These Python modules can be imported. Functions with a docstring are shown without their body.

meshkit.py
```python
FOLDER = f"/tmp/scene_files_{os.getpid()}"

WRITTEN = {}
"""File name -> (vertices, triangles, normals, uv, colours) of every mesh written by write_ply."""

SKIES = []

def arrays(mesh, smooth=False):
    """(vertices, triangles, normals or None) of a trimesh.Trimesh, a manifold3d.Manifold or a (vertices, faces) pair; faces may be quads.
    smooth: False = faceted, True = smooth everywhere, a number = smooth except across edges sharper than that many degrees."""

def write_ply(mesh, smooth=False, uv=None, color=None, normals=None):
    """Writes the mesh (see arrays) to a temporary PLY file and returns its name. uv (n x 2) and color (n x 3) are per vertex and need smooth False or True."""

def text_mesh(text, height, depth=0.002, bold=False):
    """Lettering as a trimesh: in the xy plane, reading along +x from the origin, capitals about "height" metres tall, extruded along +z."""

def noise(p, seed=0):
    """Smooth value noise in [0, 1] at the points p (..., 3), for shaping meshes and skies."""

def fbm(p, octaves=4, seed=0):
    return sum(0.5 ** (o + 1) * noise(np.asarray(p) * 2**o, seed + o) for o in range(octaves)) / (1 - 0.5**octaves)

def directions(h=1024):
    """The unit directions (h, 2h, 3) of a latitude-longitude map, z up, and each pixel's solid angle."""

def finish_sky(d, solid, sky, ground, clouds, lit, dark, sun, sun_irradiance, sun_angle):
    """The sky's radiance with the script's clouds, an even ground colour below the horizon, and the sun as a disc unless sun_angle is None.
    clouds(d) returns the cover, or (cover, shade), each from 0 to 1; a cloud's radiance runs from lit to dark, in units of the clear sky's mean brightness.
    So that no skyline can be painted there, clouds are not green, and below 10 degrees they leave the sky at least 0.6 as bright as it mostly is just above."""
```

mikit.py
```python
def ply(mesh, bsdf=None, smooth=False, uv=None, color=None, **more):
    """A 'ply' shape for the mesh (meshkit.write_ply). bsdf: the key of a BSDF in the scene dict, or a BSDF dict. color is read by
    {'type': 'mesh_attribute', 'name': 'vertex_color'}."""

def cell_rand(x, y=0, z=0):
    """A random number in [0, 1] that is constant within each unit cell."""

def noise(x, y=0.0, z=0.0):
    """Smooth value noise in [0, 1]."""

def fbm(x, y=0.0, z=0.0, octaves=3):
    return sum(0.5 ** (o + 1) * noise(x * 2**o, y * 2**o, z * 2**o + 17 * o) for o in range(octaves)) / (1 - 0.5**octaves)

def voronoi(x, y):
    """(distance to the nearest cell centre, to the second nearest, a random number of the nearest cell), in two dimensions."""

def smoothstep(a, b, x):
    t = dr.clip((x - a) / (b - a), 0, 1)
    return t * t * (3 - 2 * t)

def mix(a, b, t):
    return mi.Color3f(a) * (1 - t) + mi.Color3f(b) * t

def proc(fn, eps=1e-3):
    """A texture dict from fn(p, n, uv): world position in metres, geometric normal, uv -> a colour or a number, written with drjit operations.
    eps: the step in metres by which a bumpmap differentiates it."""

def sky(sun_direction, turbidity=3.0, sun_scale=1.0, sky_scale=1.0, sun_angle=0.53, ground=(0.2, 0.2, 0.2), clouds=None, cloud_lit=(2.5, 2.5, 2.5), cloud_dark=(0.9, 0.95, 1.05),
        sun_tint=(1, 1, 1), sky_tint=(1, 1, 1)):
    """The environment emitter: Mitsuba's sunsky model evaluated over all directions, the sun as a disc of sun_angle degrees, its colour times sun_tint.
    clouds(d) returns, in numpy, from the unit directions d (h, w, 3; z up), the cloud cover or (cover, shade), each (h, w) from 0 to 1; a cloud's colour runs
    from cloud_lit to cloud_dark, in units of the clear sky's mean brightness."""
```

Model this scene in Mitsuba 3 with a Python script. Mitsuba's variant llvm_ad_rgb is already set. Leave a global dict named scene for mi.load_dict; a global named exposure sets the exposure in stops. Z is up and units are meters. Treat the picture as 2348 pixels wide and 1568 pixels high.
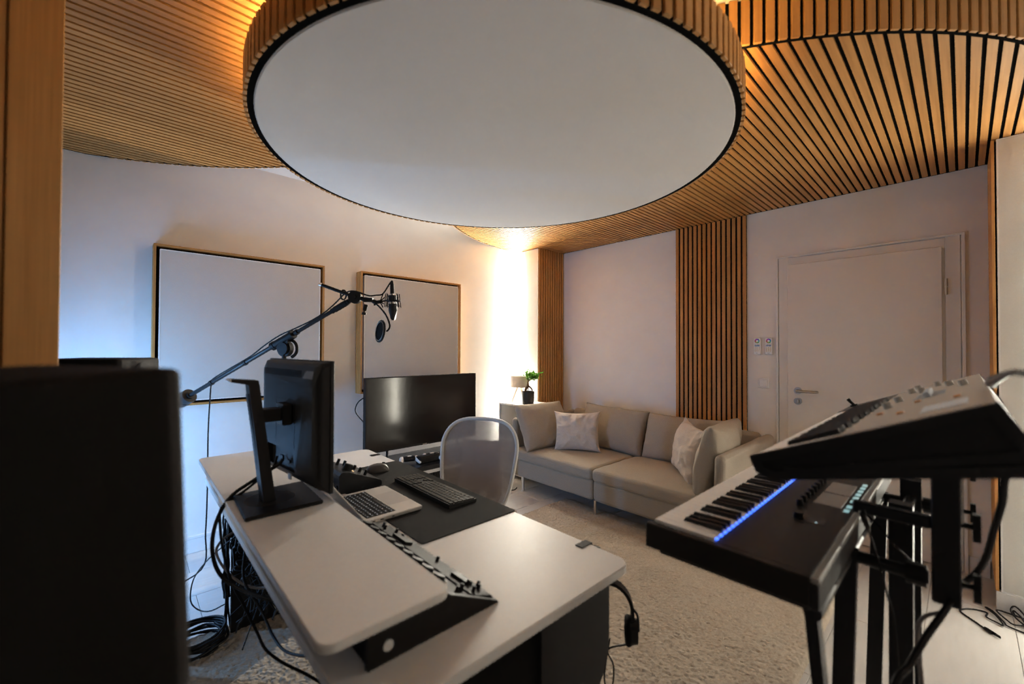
import math, random
import numpy as np, trimesh, manifold3d as m3
import drjit as dr, mitsuba as mi
import mikit, meshkit
from mikit import proc, noise, fbm, voronoi, cell_rand, smoothstep, mix
from shapely.geometry import Polygon, Point, box as sbox
from shapely import affinity
random.seed(7); rng = np.random.default_rng(7)
T = mi.ScalarTransform4f
scene, labels = {}, {}

# ---------------------------------------------------------------- camera, lights, exposure
YAW, PITCH, ROLL = map(math.radians, (-47.262, 0.785, 0.234))
EYE = np.array([0, 0, 1.35])
FWD = np.array([math.sin(YAW)*math.cos(PITCH), math.cos(YAW)*math.cos(PITCH), math.sin(PITCH)])
RGT = np.array([math.cos(YAW), -math.sin(YAW), 0.0]); UPV = np.cross(RGT, FWD)
UPV = -math.sin(ROLL)*RGT + math.cos(ROLL)*UPV
scene['camera'] = {'type': 'thinlens', 'fov': 2*math.degrees(math.atan(1174/956.8)), 'fov_axis': 'x', 'aperture_radius': 0.0042, 'focus_distance': 3.1,
                   'near_clip': 0.02, 'to_world': T().look_at(origin=EYE.tolist(), target=(EYE+FWD).tolist(), up=UPV.tolist())}
exposure = 3.85
WARM = (0.95, 0.895, 0.755)
L_CORNER = 84.0        # radiance of the strip in the back left corner
L_RIGHT = 15.0         # the strip in the back right corner
L_AMBER = 5.4          # the ring on top of the round ceiling cloud
L_BLUE = 14.5          # the blue lamp in the front left corner
AMBER = (1.0, 0.56, 0.17)
BLUE = (0.24, 0.53, 1.0)

# ---------------------------------------------------------------- room measures
WX, WS = -3.432, 0.0218            # left wall x at y = 0 and its lean per metre of y
YB, YF, XR = 3.765, -0.50, 0.46    # back wall, front wall, right wall
ZC, ZS, ZSLAB = 2.63, 2.455, 2.465

# ---------------------------------------------------------------- helpers
def key(name, parent=None):
    k = (parent + '__' + name) if parent else name
    if k not in scene and k not in labels and not any(s.startswith(k + '__') for s in scene): return k
    n = 1
    while True:
        q = '%s_%03d' % (k, n)
        if q not in scene and q not in labels: return q
        n += 1
def obj(name, mesh, mat, parent=None, smooth=False, **more):
    k = key(name, parent)
    scene[k] = mikit.ply(mesh, mat, smooth=smooth, **more)
    return k
def tag(k, label, cat=None, group=None, kind=None):
    d = {'label': label}
    if cat: d['category'] = cat
    if group: d['group'] = group
    if kind: d['kind'] = kind
    labels[k] = d
    return k
def thing(name, label, cat, group=None):
    k = key(name)
    return tag(k, label, cat, group)
def struct(name, mesh, mat, label, smooth=False):
    k = obj(name, mesh, mat, None, smooth)
    labels[k] = {'label': label, 'kind': 'structure'}
    return k
def stuff(k): labels.setdefault(k, {})['kind'] = 'stuff'
cat_ = trimesh.util.concatenate
def hullm(pts): return trimesh.Trimesh(np.asarray(pts, float)).convex_hull
def bx(x0, x1, y0, y1, z0, z1, c=0.0):
    if x0 > x1: x0, x1 = x1, x0
    if y0 > y1: y0, y1 = y1, y0
    if z0 > z1: z0, z1 = z1, z0
    if c <= 0:
        return trimesh.creation.box(bounds=[[x0, y0, z0], [x1, y1, z1]])
    c = min(c, (x1-x0)/2.01, (y1-y0)/2.01, (z1-z0)/2.01)
    p = []
    for a in range(3):
        e = [c, c, c]; e[a] = 0
        p += [(x, y, z) for x in (x0+e[0], x1-e[0]) for y in (y0+e[1], y1-e[1]) for z in (z0+e[2], z1-e[2])]
    return hullm(p)
def rb(x0, x1, y0, y1, z0, z1, r, n=12):
    s = m3.Manifold.sphere(r, n)
    return m3.Manifold.batch_hull([s.translate((x, y, z)) for x in (x0+r, x1-r) for y in (y0+r, y1-r) for z in (z0+r, z1-r)])
def rrect(w, h, r, n=6):
    return sbox(-w/2+r, -h/2+r, w/2-r, h/2-r).buffer(r, quad_segs=n)
def ext(poly, z0, z1):
    gs = [g for g in getattr(poly, 'geoms', [poly]) if g.geom_type == 'Polygon' and g.area > 1e-9]
    m = cat_([trimesh.creation.extrude_polygon(g, z1-z0, engine='earcut') for g in gs])
    m.apply_translation([0, 0, z0]); return m
def cyl(r, p, q, n=24, r2=None):
    p, q = np.asarray(p, float), np.asarray(q, float); d = q-p; L = np.linalg.norm(d); r2 = r if r2 is None else r2
    a = np.linspace(0, 2*math.pi, n, endpoint=False)
    u = np.cross(d, [0, 0, 1.0] if abs(d[2]) < .9*L else [1.0, 0, 0]); u /= np.linalg.norm(u); v = np.cross(d/L, u)
    ring = np.cos(a)[:, None]*u + np.sin(a)[:, None]*v
    V = np.vstack([p+r*ring, q+r2*ring, [p], [q]]); F = []
    for i in range(n):
        j = (i+1) % n; F += [[i, j, n+j], [i, n+j, n+i], [2*n, j, i], [2*n+1, n+i, n+j]]
    m = trimesh.Trimesh(V, F, process=False); m.fix_normals(); return m
def lathe(prof, n=32, c=(0, 0, 0)):
    prof = np.asarray(prof, float); a = np.linspace(0, 2*math.pi, n, endpoint=False); k = len(prof)
    V = np.stack([np.outer(np.cos(a), prof[:, 0]), np.outer(np.sin(a), prof[:, 0]), np.broadcast_to(prof[:, 1], (n, k))], -1).reshape(-1, 3)
    F = []
    for i in range(n):
        j = (i+1) % n
        for t in range(k-1):
            F += [[i*k+t, j*k+t, j*k+t+1], [i*k+t, j*k+t+1, i*k+t+1]]
    m = trimesh.Trimesh(V+np.asarray(c), F); m.merge_vertices(); m.update_faces(m.nondegenerate_faces()); return m
def spline(P, n=8, closed=False):
    P = np.asarray(P, float)
    if len(P) == 2: return P
    Q = np.vstack([P[-1], P, P[:2]]) if closed else np.vstack([2*P[0]-P[1], P, 2*P[-1]-P[-2]])
    out = []
    for i in range(len(Q)-3):
        a, b, c, d = Q[i:i+4]
        for t in np.linspace(0, 1, n, endpoint=False):
            out.append(.5*(2*b+(c-a)*t+(2*a-5*b+4*c-d)*t*t+(3*b-a-3*c+d)*t**3))
    if not closed: out.append(P[-1])
    return np.array(out)
def tube(P, r, n=8, sub=8, closed=False, raw=False):
    p = np.asarray(P, float) if raw else spline(P, sub, closed)
    if closed: p = np.vstack([p, p[:1]])
    t = np.gradient(p, axis=0); t /= np.linalg.norm(t, axis=1, keepdims=True)+1e-12
    u = np.cross(t[0], [0, 0, 1.0] if abs(t[0][2]) < .9 else [1.0, 0, 0]); fr = []
    for k in range(len(p)):
        u = u-t[k]*(u@t[k]); u /= np.linalg.norm(u)+1e-12; fr.append(u.copy())
    fr = np.array(fr); v = np.cross(t, fr); a = np.arange(n)*2*math.pi/n
    rr = np.broadcast_to(r, (len(p),))
    V = (p[:, None]+rr[:, None, None]*(np.cos(a)[None, :, None]*fr[:, None]+np.sin(a)[None, :, None]*v[:, None])).reshape(-1, 3)
    F = []
    for i in range(len(p)-1):
        for j in range(n):
            k = (j+1) % n; F += [[i*n+j, i*n+k, (i+1)*n+k], [i*n+j, (i+1)*n+k, (i+1)*n+j]]
    V = np.vstack([V, p[:1], p[-1:]]); e = len(p)*n
    for j in range(n):
        k = (j+1) % n; F += [[e, k, j], [e+1, (len(p)-1)*n+j, (len(p)-1)*n+k]]
    return trimesh.Trimesh(V, F, process=False)
def rot(m, ang, axis=(0, 0, 1), at=(0, 0, 0)):
    m = m if isinstance(m, trimesh.Trimesh) else tm(m)
    m.apply_transform(trimesh.transformations.rotation_matrix(ang, axis, at)); return m
def mv(m, *t):
    m = m if isinstance(m, trimesh.Trimesh) else tm(m)
    m.apply_translation(t); return m
def tm(man):
    if isinstance(man, trimesh.Trimesh): return man
    q = man.to_mesh(); return trimesh.Trimesh(q.vert_properties[:, :3], q.tri_verts, process=False)
def frame(o, ex, ey, ez):
    M = np.eye(4); M[:3, 0], M[:3, 1], M[:3, 2], M[:3, 3] = ex, ey, ez, o; return M
def place(m, M):
    m = tm(m).copy(); m.apply_transform(M); return m
def unit(v): v = np.asarray(v, float); return v/np.linalg.norm(v)
def unit_xy(x, y): return np.array([x, y])/math.hypot(x, y)
th = math.atan(WS)
ML = np.eye(4); ML[:3, :3] = [[math.cos(th), -math.sin(th), 0], [math.sin(th), math.cos(th), 0], [0, 0, 1]]; ML[0, 3] = WX
wl = lambda m: place(m, ML)        # built with x = distance from the left wall, y along it
wx = lambda y: WX-WS*y

# ---------------------------------------------------------------- materials
def mat(name, col, rough=.6, spec=.3, metal=0.0, **k):
    c = col if isinstance(col, dict) else {'type': 'rgb', 'value': list(col)}
    scene[name] = {'type': 'twosided', 'bsdf': {'type': 'principled', 'base_color': c, 'roughness': rough, 'specular': spec, 'metallic': metal, **k}}
    return name
def matte(name, col):
    c = col if isinstance(col, dict) else {'type': 'rgb', 'value': list(col)}
    scene[name] = {'type': 'twosided', 'bsdf': {'type': 'diffuse', 'reflectance': c}}
    return name
def bumped(name, col, fn, scale, rough=.8, spec=.2, eps=1e-3):
    c = col if isinstance(col, dict) else {'type': 'rgb', 'value': list(col)}
    scene[name] = {'type': 'twosided', 'bsdf': {'type': 'bumpmap', 'arbitrary': proc(fn, eps), 'scale': scale,
                   'bsdf': {'type': 'principled', 'base_color': c, 'roughness': rough, 'specular': spec}}}
    return name
OAK_A, OAK_B = (0.50, 0.262, 0.088), (0.325, 0.150, 0.040)
def oak(ax, k=1.0):
    s = [95.0, 95.0, 95.0]; s[ax] = 2.6
    def fn(p, n, uv):
        g = fbm(p.x*s[0], p.y*s[1], p.z*s[2], 3)
        h = noise(p.x*s[0]*3.3, p.y*s[1]*3.3, p.z*s[2]*2)
        tone = noise(p.x*23+5, p.y*23, p.z*3) if ax == 2 else noise(p.x*24, p.y*1.2, 3.0)
        t = dr.clip(.15+.7*g+.25*(h-.5)+.45*(tone-.5), 0, 1)
        return mix([OAK_A[i]*k for i in range(3)], [OAK_B[i]*k for i in range(3)], t)
    return proc(fn)
mat('mat_oak_y', oak(1), .5, .3); mat('mat_oak_z', oak(2), .5, .3)
matte('mat_felt', (.006, .006, .006))
matte('mat_wall', proc(lambda p, n, uv: mix((.79, .775, .755), (.75, .735, .715), fbm(p.x*9, p.y*9, p.z*9, 3))))
matte('mat_front', (.10, .10, .10)); matte('mat_ceiling', (.80, .79, .78))
matte('mat_cloud_cloth', (.66, .645, .635))
def weave(p, n, uv): return .5+.25*dr.sin(p.y*2600)+.25*dr.sin(p.z*2600)
matte('mat_panel_cloth', proc(lambda p, n, uv: mix((.60, .59, .56), (.56, .55, .52), fbm(p.x*300, p.y*300, p.z*300, 2))))
mat('mat_white', (.72, .715, .71), .42, .4); mat('mat_white_gloss', (.80, .79, .78), .25, .5)
mat('mat_door', (.70, .675, .64), .5, .35)
mat('mat_desk', proc(lambda p, n, uv: mix((.70, .68, .665), (.665, .645, .63), fbm(p.x*180, p.y*180, p.z*20, 2))), .48, .30)
mat('mat_black', (.006, .006, .0065), .45, .18); mat('mat_black_matte', (.004, .004, .004), .75, .10)
mat('mat_black_satin', (.013, .014, .016), .32, .22); mat('mat_dark_grey', (.013, .013, .014), .55, .15)
mat('mat_screen', (.004, .004, .005), .11, .45); mat('mat_cable', (.005, .005, .006), .45, .2)
mat('mat_chrome', (.78, .77, .75), .22, .5, 1.0); mat('mat_steel', (.50, .46, .41), .33, .5, 1.0)
mat('mat_alu', (.62, .585, .545), .38, .5, .55); mat('mat_key_white', (.80, .79, .78), .3, .5)
mat('mat_grey_print', (.34, .335, .325), .5, .3)
def tilec(p, n, uv):
    t = fbm(p.x*5, p.y*1.3, 2.0, 4); s = fbm(p.x*60, p.y*8, 1.0, 2)
    return mix((.56, .545, .53), (.46, .445, .43), dr.clip(.6*t+.4*s+.35*(cell_rand(dr.floor((p.x+.44)/.30), dr.floor(p.y/.6))-.5), 0, 1))
mat('mat_tile', proc(tilec), .42, .4); matte('mat_grout', (.27, .255, .24))
def rugc(p, n, uv):
    return mix((.50, .435, .36), (.32, .268, .215), dr.clip(.65*noise(p.x*170, p.y*170, p.z*150)+.45*fbm(p.x*7, p.y*7, 1.0, 3)-.05, 0, 1))
matte('mat_rug', proc(rugc))
def sofac(p, n, uv):
    return mix((.36, .318, .262), (.275, .24, .194), dr.clip(.7*noise(p.x*420, p.y*420, p.z*420)+.3*fbm(p.x*6, p.y*6, p.z*6, 2), 0, 1))
mat('mat_sofa', proc(sofac), .9, .1, sheen=.4)
mat('mat_linen', proc(lambda p, n, uv: mix((.62, .555, .49), (.50, .44, .385), dr.clip(.6*noise(p.x*300, p.y*300, p.z*300)+.4*fbm(p.x*15, p.y*15, p.z*15, 2), 0, 1))), .9, .1, sheen=.3)
mat('mat_shade', (.74, .69, .63), .9, .1); mat('mat_light_wood', (.55, .37, .23), .55, .3)
mat('mat_trunk', proc(lambda p, n, uv: mix((.13, .085, .055), (.07, .045, .03), fbm(p.x*90, p.y*90, p.z*40, 3))), .8, .2)
scene['mat_leaf'] = {'type': 'principledthin', 'base_color': {'type': 'rgb', 'value': [.07, .19, .025]}, 'roughness': .4, 'diff_trans': .6, 'spec_trans': 0.0}
mat('mat_soil', (.03, .02, .015), .9, .1)
mat('mat_mat', proc(lambda p, n, uv: mix((.0085, .0085, .009), (.0055, .0055, .006), noise(p.x*900, p.y*900, 1.0))), .8, .12)
mat('mat_mesh', (.37, .32, .295), .8, .15)
def em(name_rgb, L): return {'type': 'area', 'radiance': {'type': 'rgb', 'value': [L*c for c in name_rgb]}}

def emx(rgb, L): return {**em(rgb, L/2**exposure), 'sampling_weight': .002}     # small lamps, in units of the picture's white

# ---------------------------------------------------------------- room shell
struct('ceiling', bx(-3.75, XR+.1, YF-.1, YB+.1, ZC, ZC+.05), 'mat_ceiling', 'plain white ceiling above the slatted panels')
struct('wall_left', wl(bx(-.12, 0, YF-.2, YB+.2, 0, ZC)), 'mat_wall', 'white side wall with two framed fabric panels')
struct('wall_back', bx(-3.75, XR+.1, YB, YB+.12, 0, ZC), 'mat_wall', 'white end wall behind the sofa, with the door')
struct('wall_right', bx(XR, XR+.12, YF-.1, YB+.1, 0, ZC), 'mat_wall', 'white side wall beside the keyboards')
struct('wall_front', bx(-3.75, XR+.1, YF-.12, YF, 0, ZC), 'mat_front', 'dark wall behind the loudspeakers')
fl = struct('floor', bx(-3.75, XR+.1, YF-.1, YB+.1, -.05, -.004), 'mat_grout', 'pale stone-look plank tiles with thin joints')
xs = [-.44+.30*k for k in range(-11, 4)]
for i in range(len(xs)-1):
    off = .0 if i % 2 else .6
    ys = [2.695-off+1.2*k for k in range(-4, 4)]
    for j in range(len(ys)-1):
        x0, x1, y0, y1 = max(xs[i], wx(0)-.08), min(xs[i+1], XR), max(ys[j], YF), min(ys[j+1], YB)
        if x1-x0 > .02 and y1-y0 > .02:
            obj('tile', bx(x0+.0012, x1-.0012, y0+.0012, y1-.0012, -.012, 0, .0008), 'mat_tile', fl)
struct('baseboard_left', wl(cat_([bx(0, .014, YF, 3.33, 0, .092, .002), bx(0, .019, YF, 3.33, .092, .112, .004)])), 'mat_white', 'white skirting along the left wall')
struct('baseboard_back', cat_([bx(-3.16, -1.0, YB-.014, YB, 0, .105, .003), bx(.012, .1, YB-.014, YB, 0, .105, .003)]), 'mat_white', 'white skirting along the end wall')

# ---------------------------------------------------------------- slatted ceiling panels (two lobes) and round cloud
SW, SP, ST = .0275, .040, .012
def slat_panel(name, label, circ, R, rect):
    t = thing(name, label, 'ceiling panel')
    room = Polygon([(wx(YF)+.004, YF+.004), (XR-.004, YF+.004), (XR-.004, YB-.004), (wx(YB)+.004, YB-.004)])
    shape = Point(circ).buffer(R, quad_segs=64).union(rect).intersection(room)
    inn = shape.buffer(-.011, join_style=2)
    obj('backing', ext(inn, ZSLAB, ZC-.002), 'mat_felt', t)
    obj('edge_board', ext(shape.difference(shape.buffer(-.0105, join_style=2)), ZS+.0005, ZC-.002), 'mat_felt', t)
    x0, x1 = shape.bounds[0], shape.bounds[2]
    k = math.ceil((x0-.02)/SP)
    while k*SP < x1:
        s = inn.intersection(sbox(k*SP-SW/2, -9, k*SP+SW/2, 9))
        for g in getattr(s, 'geoms', [s]):
            if g.geom_type == 'Polygon' and g.area > 4e-4:
                obj('slat', ext(g.simplify(.0015), ZS, ZSLAB), 'mat_oak_y', t)
        k += 1
    n = int(math.pi*2*R/SP); base = [bx(R+.001, R+.001+ST, -SW/2, SW/2, ZS+.001, ZC-.004, .0015)]
    for i in range(n):
        a = 2*math.pi*(i+.35)/n
        x, y = circ[0]+(R+.006)*math.cos(a), circ[1]+(R+.006)*math.sin(a)
        if rect.buffer(.03).contains(Point(x, y)) or not room.buffer(-.03).contains(Point(x, y)): continue
        if (circ[1] > 1 and y > circ[1]) or (circ[1] < 1 and y < circ[1]): continue
        m = base[0].copy(); rot(m, a); mv(m, circ[0], circ[1], 0)
        obj('edge_slat', m, 'mat_oak_z', t)
    return t
slat_panel('slatted_ceiling_panel', 'oak-slatted ceiling panel over the sofa and door, its curved edge clad in upright slats', (-1.55, 3.34), 1.97, sbox(-4, 3.34, 1, 4))
slat_panel('slatted_ceiling_panel', 'oak-slatted ceiling panel at the upper left, left of the round white disc', (-1.55, -.812), 1.978, sbox(-4, -1, 1, -.812))

CC, CR, CZ0, CZ1 = (-1.515, 1.309), 1.006, 2.218, 2.352
t = thing('ceiling_cloud', 'large round white fabric ceiling disc with an oak-slatted rim and black edge', 'acoustic ceiling panel')
obj('cloth', lathe([(0, CZ0), (CR-.004, CZ0), (CR, CZ0+.004), (CR, CZ0+.03), (0, CZ0+.03)], 128, (*CC, 0)), 'mat_cloud_cloth', t, 30)
obj('rim_board', lathe([(CR+.001, CZ0+.004), (CR+.020, CZ0+.004), (CR+.020, CZ1), (CR-.02, CZ1), (CR-.02, CZ0+.031), (CR+.001, CZ0+.031), (CR+.001, CZ0+.004)], 160, (*CC, 0)), 'mat_felt', t, 30)
obj('top_board', lathe([(0, CZ1-.02), (CR-.021, CZ1-.02), (CR-.021, CZ1), (0, CZ1)], 96, (*CC, 0)), 'mat_felt', t)
rs = CR+.021; n = int(2*math.pi*rs/SP)
for i in range(n):
    m = bx(rs, rs+ST, -SW/2, SW/2, CZ0+.002, CZ1, .0015); rot(m, 2*math.pi*i/n); mv(m, *CC, 0)
    obj('slat', m, 'mat_oak_z', t)
for i in range(4):
    a = math.pi/4+i*math.pi/2; x, y = CC[0]+.6*math.cos(a), CC[1]+.6*math.sin(a)
    obj('hanger', cyl(.004, (x, y, CZ1), (x, y, ZC), 8), 'mat_steel', t)
t = thing('ring_light', 'amber glowing strip on top of the round ceiling disc', 'light')
def annulus(r0, r1, z, c, n=128):
    a = np.linspace(0, 2*math.pi, n, endpoint=False)
    V = np.vstack([np.c_[c[0]+r*np.cos(a), c[1]+r*np.sin(a), np.full(n, z)] for r in (r0, r1)]); F = []
    for i in range(n):
        j = (i+1) % n; F += [[i, n+i, n+j], [i, n+j, j]]
    return trimesh.Trimesh(V, F, process=False)
obj('diffuser', annulus(.965, .985, CZ1+.006, CC), 'mat_white', t, emitter=em(AMBER, L_AMBER))
obj('profile', lathe([(.96, CZ1), (.99, CZ1), (.99, CZ1+.005), (.96, CZ1+.005), (.96, CZ1)], 96, (*CC, 0)), 'mat_alu', t)

# ---------------------------------------------------------------- corner bass traps, wall strip, fabric panels
TY = 3.335
def face_panel(k, x0, x1, y, z0, z1):
    obj('cloth_face', bx(x0, x1, y, y+.03, z0, z1, .003), 'mat_panel_cloth', k)
    e = .006
    obj('face_edge', cat_([bx(x0-.001, x0+e, y-.002, y+.01, z0, z1), bx(x1-e, x1+.001, y-.002, y+.01, z0, z1), bx(x0+e, x1-e, y-.002, y+.01, z1-e, z1), bx(x0+e, x1-e, y-.002, y+.01, z0, z0+e)]), 'mat_white', k)
t = thing('bass_trap', 'corner absorber beside the sofa, white face and oak-slatted side, lit by the bright corner strip', 'acoustic panel')
xl, xr = wx(TY)+.030, -3.178
face_panel(t, xl, xr-.012, TY, .105, ZS-.004)
obj('core', bx(xl, xr-.013, TY+.031, YB-.002, .0, ZS-.004), 'mat_felt', t)
obj('corner_slat', bx(xr-.009, xr, TY+.004, TY+.030, .105, ZS-.004, .001), 'mat_oak_z', t)
for i in range(10):
    y0 = TY+.040+i*.0388
    obj('slat', bx(xr-.013, xr, y0, y0+.0275, .105, ZS-.004, .0012), 'mat_oak_z', t)
obj('plinth', bx(xl, xr-.02, TY-.002, TY+.03, 0, .104), 'mat_white', t)
xl0 = xl
t = thing('bass_trap', 'tall corner absorber at the right picture edge, pale fabric face with an oak side', 'acoustic panel')
face_panel(t, .124, XR-.045, TY, .100, ZS-.004)
obj('core', bx(.118, XR-.045, TY+.031, YB-.002, 0, ZS-.004), 'mat_felt', t)
obj('front_slat', bx(.104, .1165, TY-.001, TY+.030, .100, ZS-.004, .001), 'mat_oak_z', t)
for i in range(10):
    y0 = TY+.040+i*.0388
    obj('slat', bx(.104, .118, y0, y0+.0275, .100, ZS-.004, .0012), 'mat_oak_z', t)
obj('plinth', bx(.106, XR-.045, TY-.004, TY+.03, 0, .099, .002), 'mat_white', t)

def led(name, label, M, z0, z1, rgb, L, w=.020):
    k = thing(name, label, 'light')
    a = w/math.sqrt(2)
    V = np.array([[a, 0, z0], [0, a, z0], [0, a, z1], [a, 0, z1]])   # looks along (+, +)
    m = trimesh.Trimesh(V, [[0, 1, 2], [0, 2, 3]], process=False)
    obj('diffuser', place(m, M), 'mat_white', k, emitter=em(rgb, L))
    p = ext(Polygon([(0.0005, .0005), (a*.9, .0005), (.0005, a*.9)]), z0, z1)
    obj('profile', place(p, M), 'mat_white', k)
    return k
led('led_strip', 'bright white light strip upright on the edge of the corner absorber, washing the left wall', frame((xl-.0125, TY+.009, 0), (.7071, -.7071, 0), (-.7071, -.7071, 0), (0, 0, 1)), .113, ZS-.01, WARM, L_CORNER)
led('led_strip', 'bright light strip upright on the edge of the right-hand absorber, washing the right wall', frame((XR-.032, TY+.009, 0), (.7071, -.7071, 0), (-.7071, -.7071, 0), (0, 0, 1)), .12, ZS-.01, WARM, L_RIGHT)
t = thing('floor_lamp', 'cool blue-white light bar standing upright behind the farther loudspeaker', 'lamp')
bl, bn = np.array([-2.84, -.44]), unit_xy(-.32, .95); bt = np.array([bn[1], -bn[0]])
obj('base', bx(bl[0]-.08, bl[0]+.08, bl[1]-.045, bl[1]+.07, 0, .02, .004), 'mat_black', t)
obj('housing', hullm([(*(bl+bt*u+bn*v), z) for u in (-.020, .020) for v in (-.018, .0) for z in (.02, 1.32)]), 'mat_black', t)
lq = [(*(bl+bt*u+bn*.001), z) for (u, z) in ((-.016, .04), (.016, .04), (.016, 1.30), (-.016, 1.30))]
lqm = trimesh.Trimesh(lq, [[0, 1, 2], [0, 2, 3]], process=False)
if lqm.face_normals[0][:2] @ bn < 0: lqm = trimesh.Trimesh(lq, [[0, 2, 1], [0, 3, 2]], process=False)
obj('diffuser', lqm, 'mat_white', t, emitter=em(BLUE, L_BLUE))

t = thing('slat_wall_panel', 'strip of upright oak slats on the end wall behind the sofa', 'wall panel')
obj('backing', bx(-1.812, -1.213, YB-.009, YB, .1, ZS-.002), 'mat_felt', t)
for i in range(15):
    x0 = -1.811+i*.0408
    obj('slat', bx(x0, x0+.0265, YB-.022, YB-.009, .1, ZS-.003, .001), 'mat_oak_z', t)

def fabric_panel(label, s0, s1, z0, z1, th=.098):
    k = thing('acoustic_panel', label, 'acoustic panel')
    g, w, gap = .013, (th-.010)/3, .005
    for i in range(3):
        d0 = .004+i*(w+gap); d1 = d0+w
        for (a, b, c, d) in ((s0, s0+g, z0, z1), (s1-g, s1, z0, z1), (s0+g, s1-g, z1-g, z1), (s0+g, s1-g, z0, z0+g)):
            obj('frame_strip', wl(bx(d0, d1, a, b, c, d, .001)), 'mat_oak_z' if d-c > .5 else 'mat_oak_y', k)
    obj('core', wl(bx(.003, th-.045, s0+.011, s1-.011, z0+.011, z1-.011)), 'mat_felt', k)
    i = .032
    obj('cloth_face', wl(bx(.02, th-.004, s0+i, s1-i, z0+i, z1-i, .004)), 'mat_panel_cloth', k)
    obj('face_edge', wl(cat_([bx(th-.012, th-.002, s0+i-.003, s0+i+.004, z0+i, z1-i), bx(th-.012, th-.002, s1-i-.004, s1-i+.003, z0+i, z1-i), bx(th-.012, th-.002, s0+i, s1-i, z1-i-.004, z1-i+.003), bx(th-.012, th-.002, s0+i, s1-i, z0+i-.003, z0+i+.004)])), 'mat_white', k)
fabric_panel('square oak-framed fabric wall panel behind the monitor and boom, the left one', .112, 1.120, .975, 1.978)
fabric_panel('square oak-framed fabric wall panel behind the microphone, above the television', 1.412, 2.430, .965, 1.978)

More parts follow.
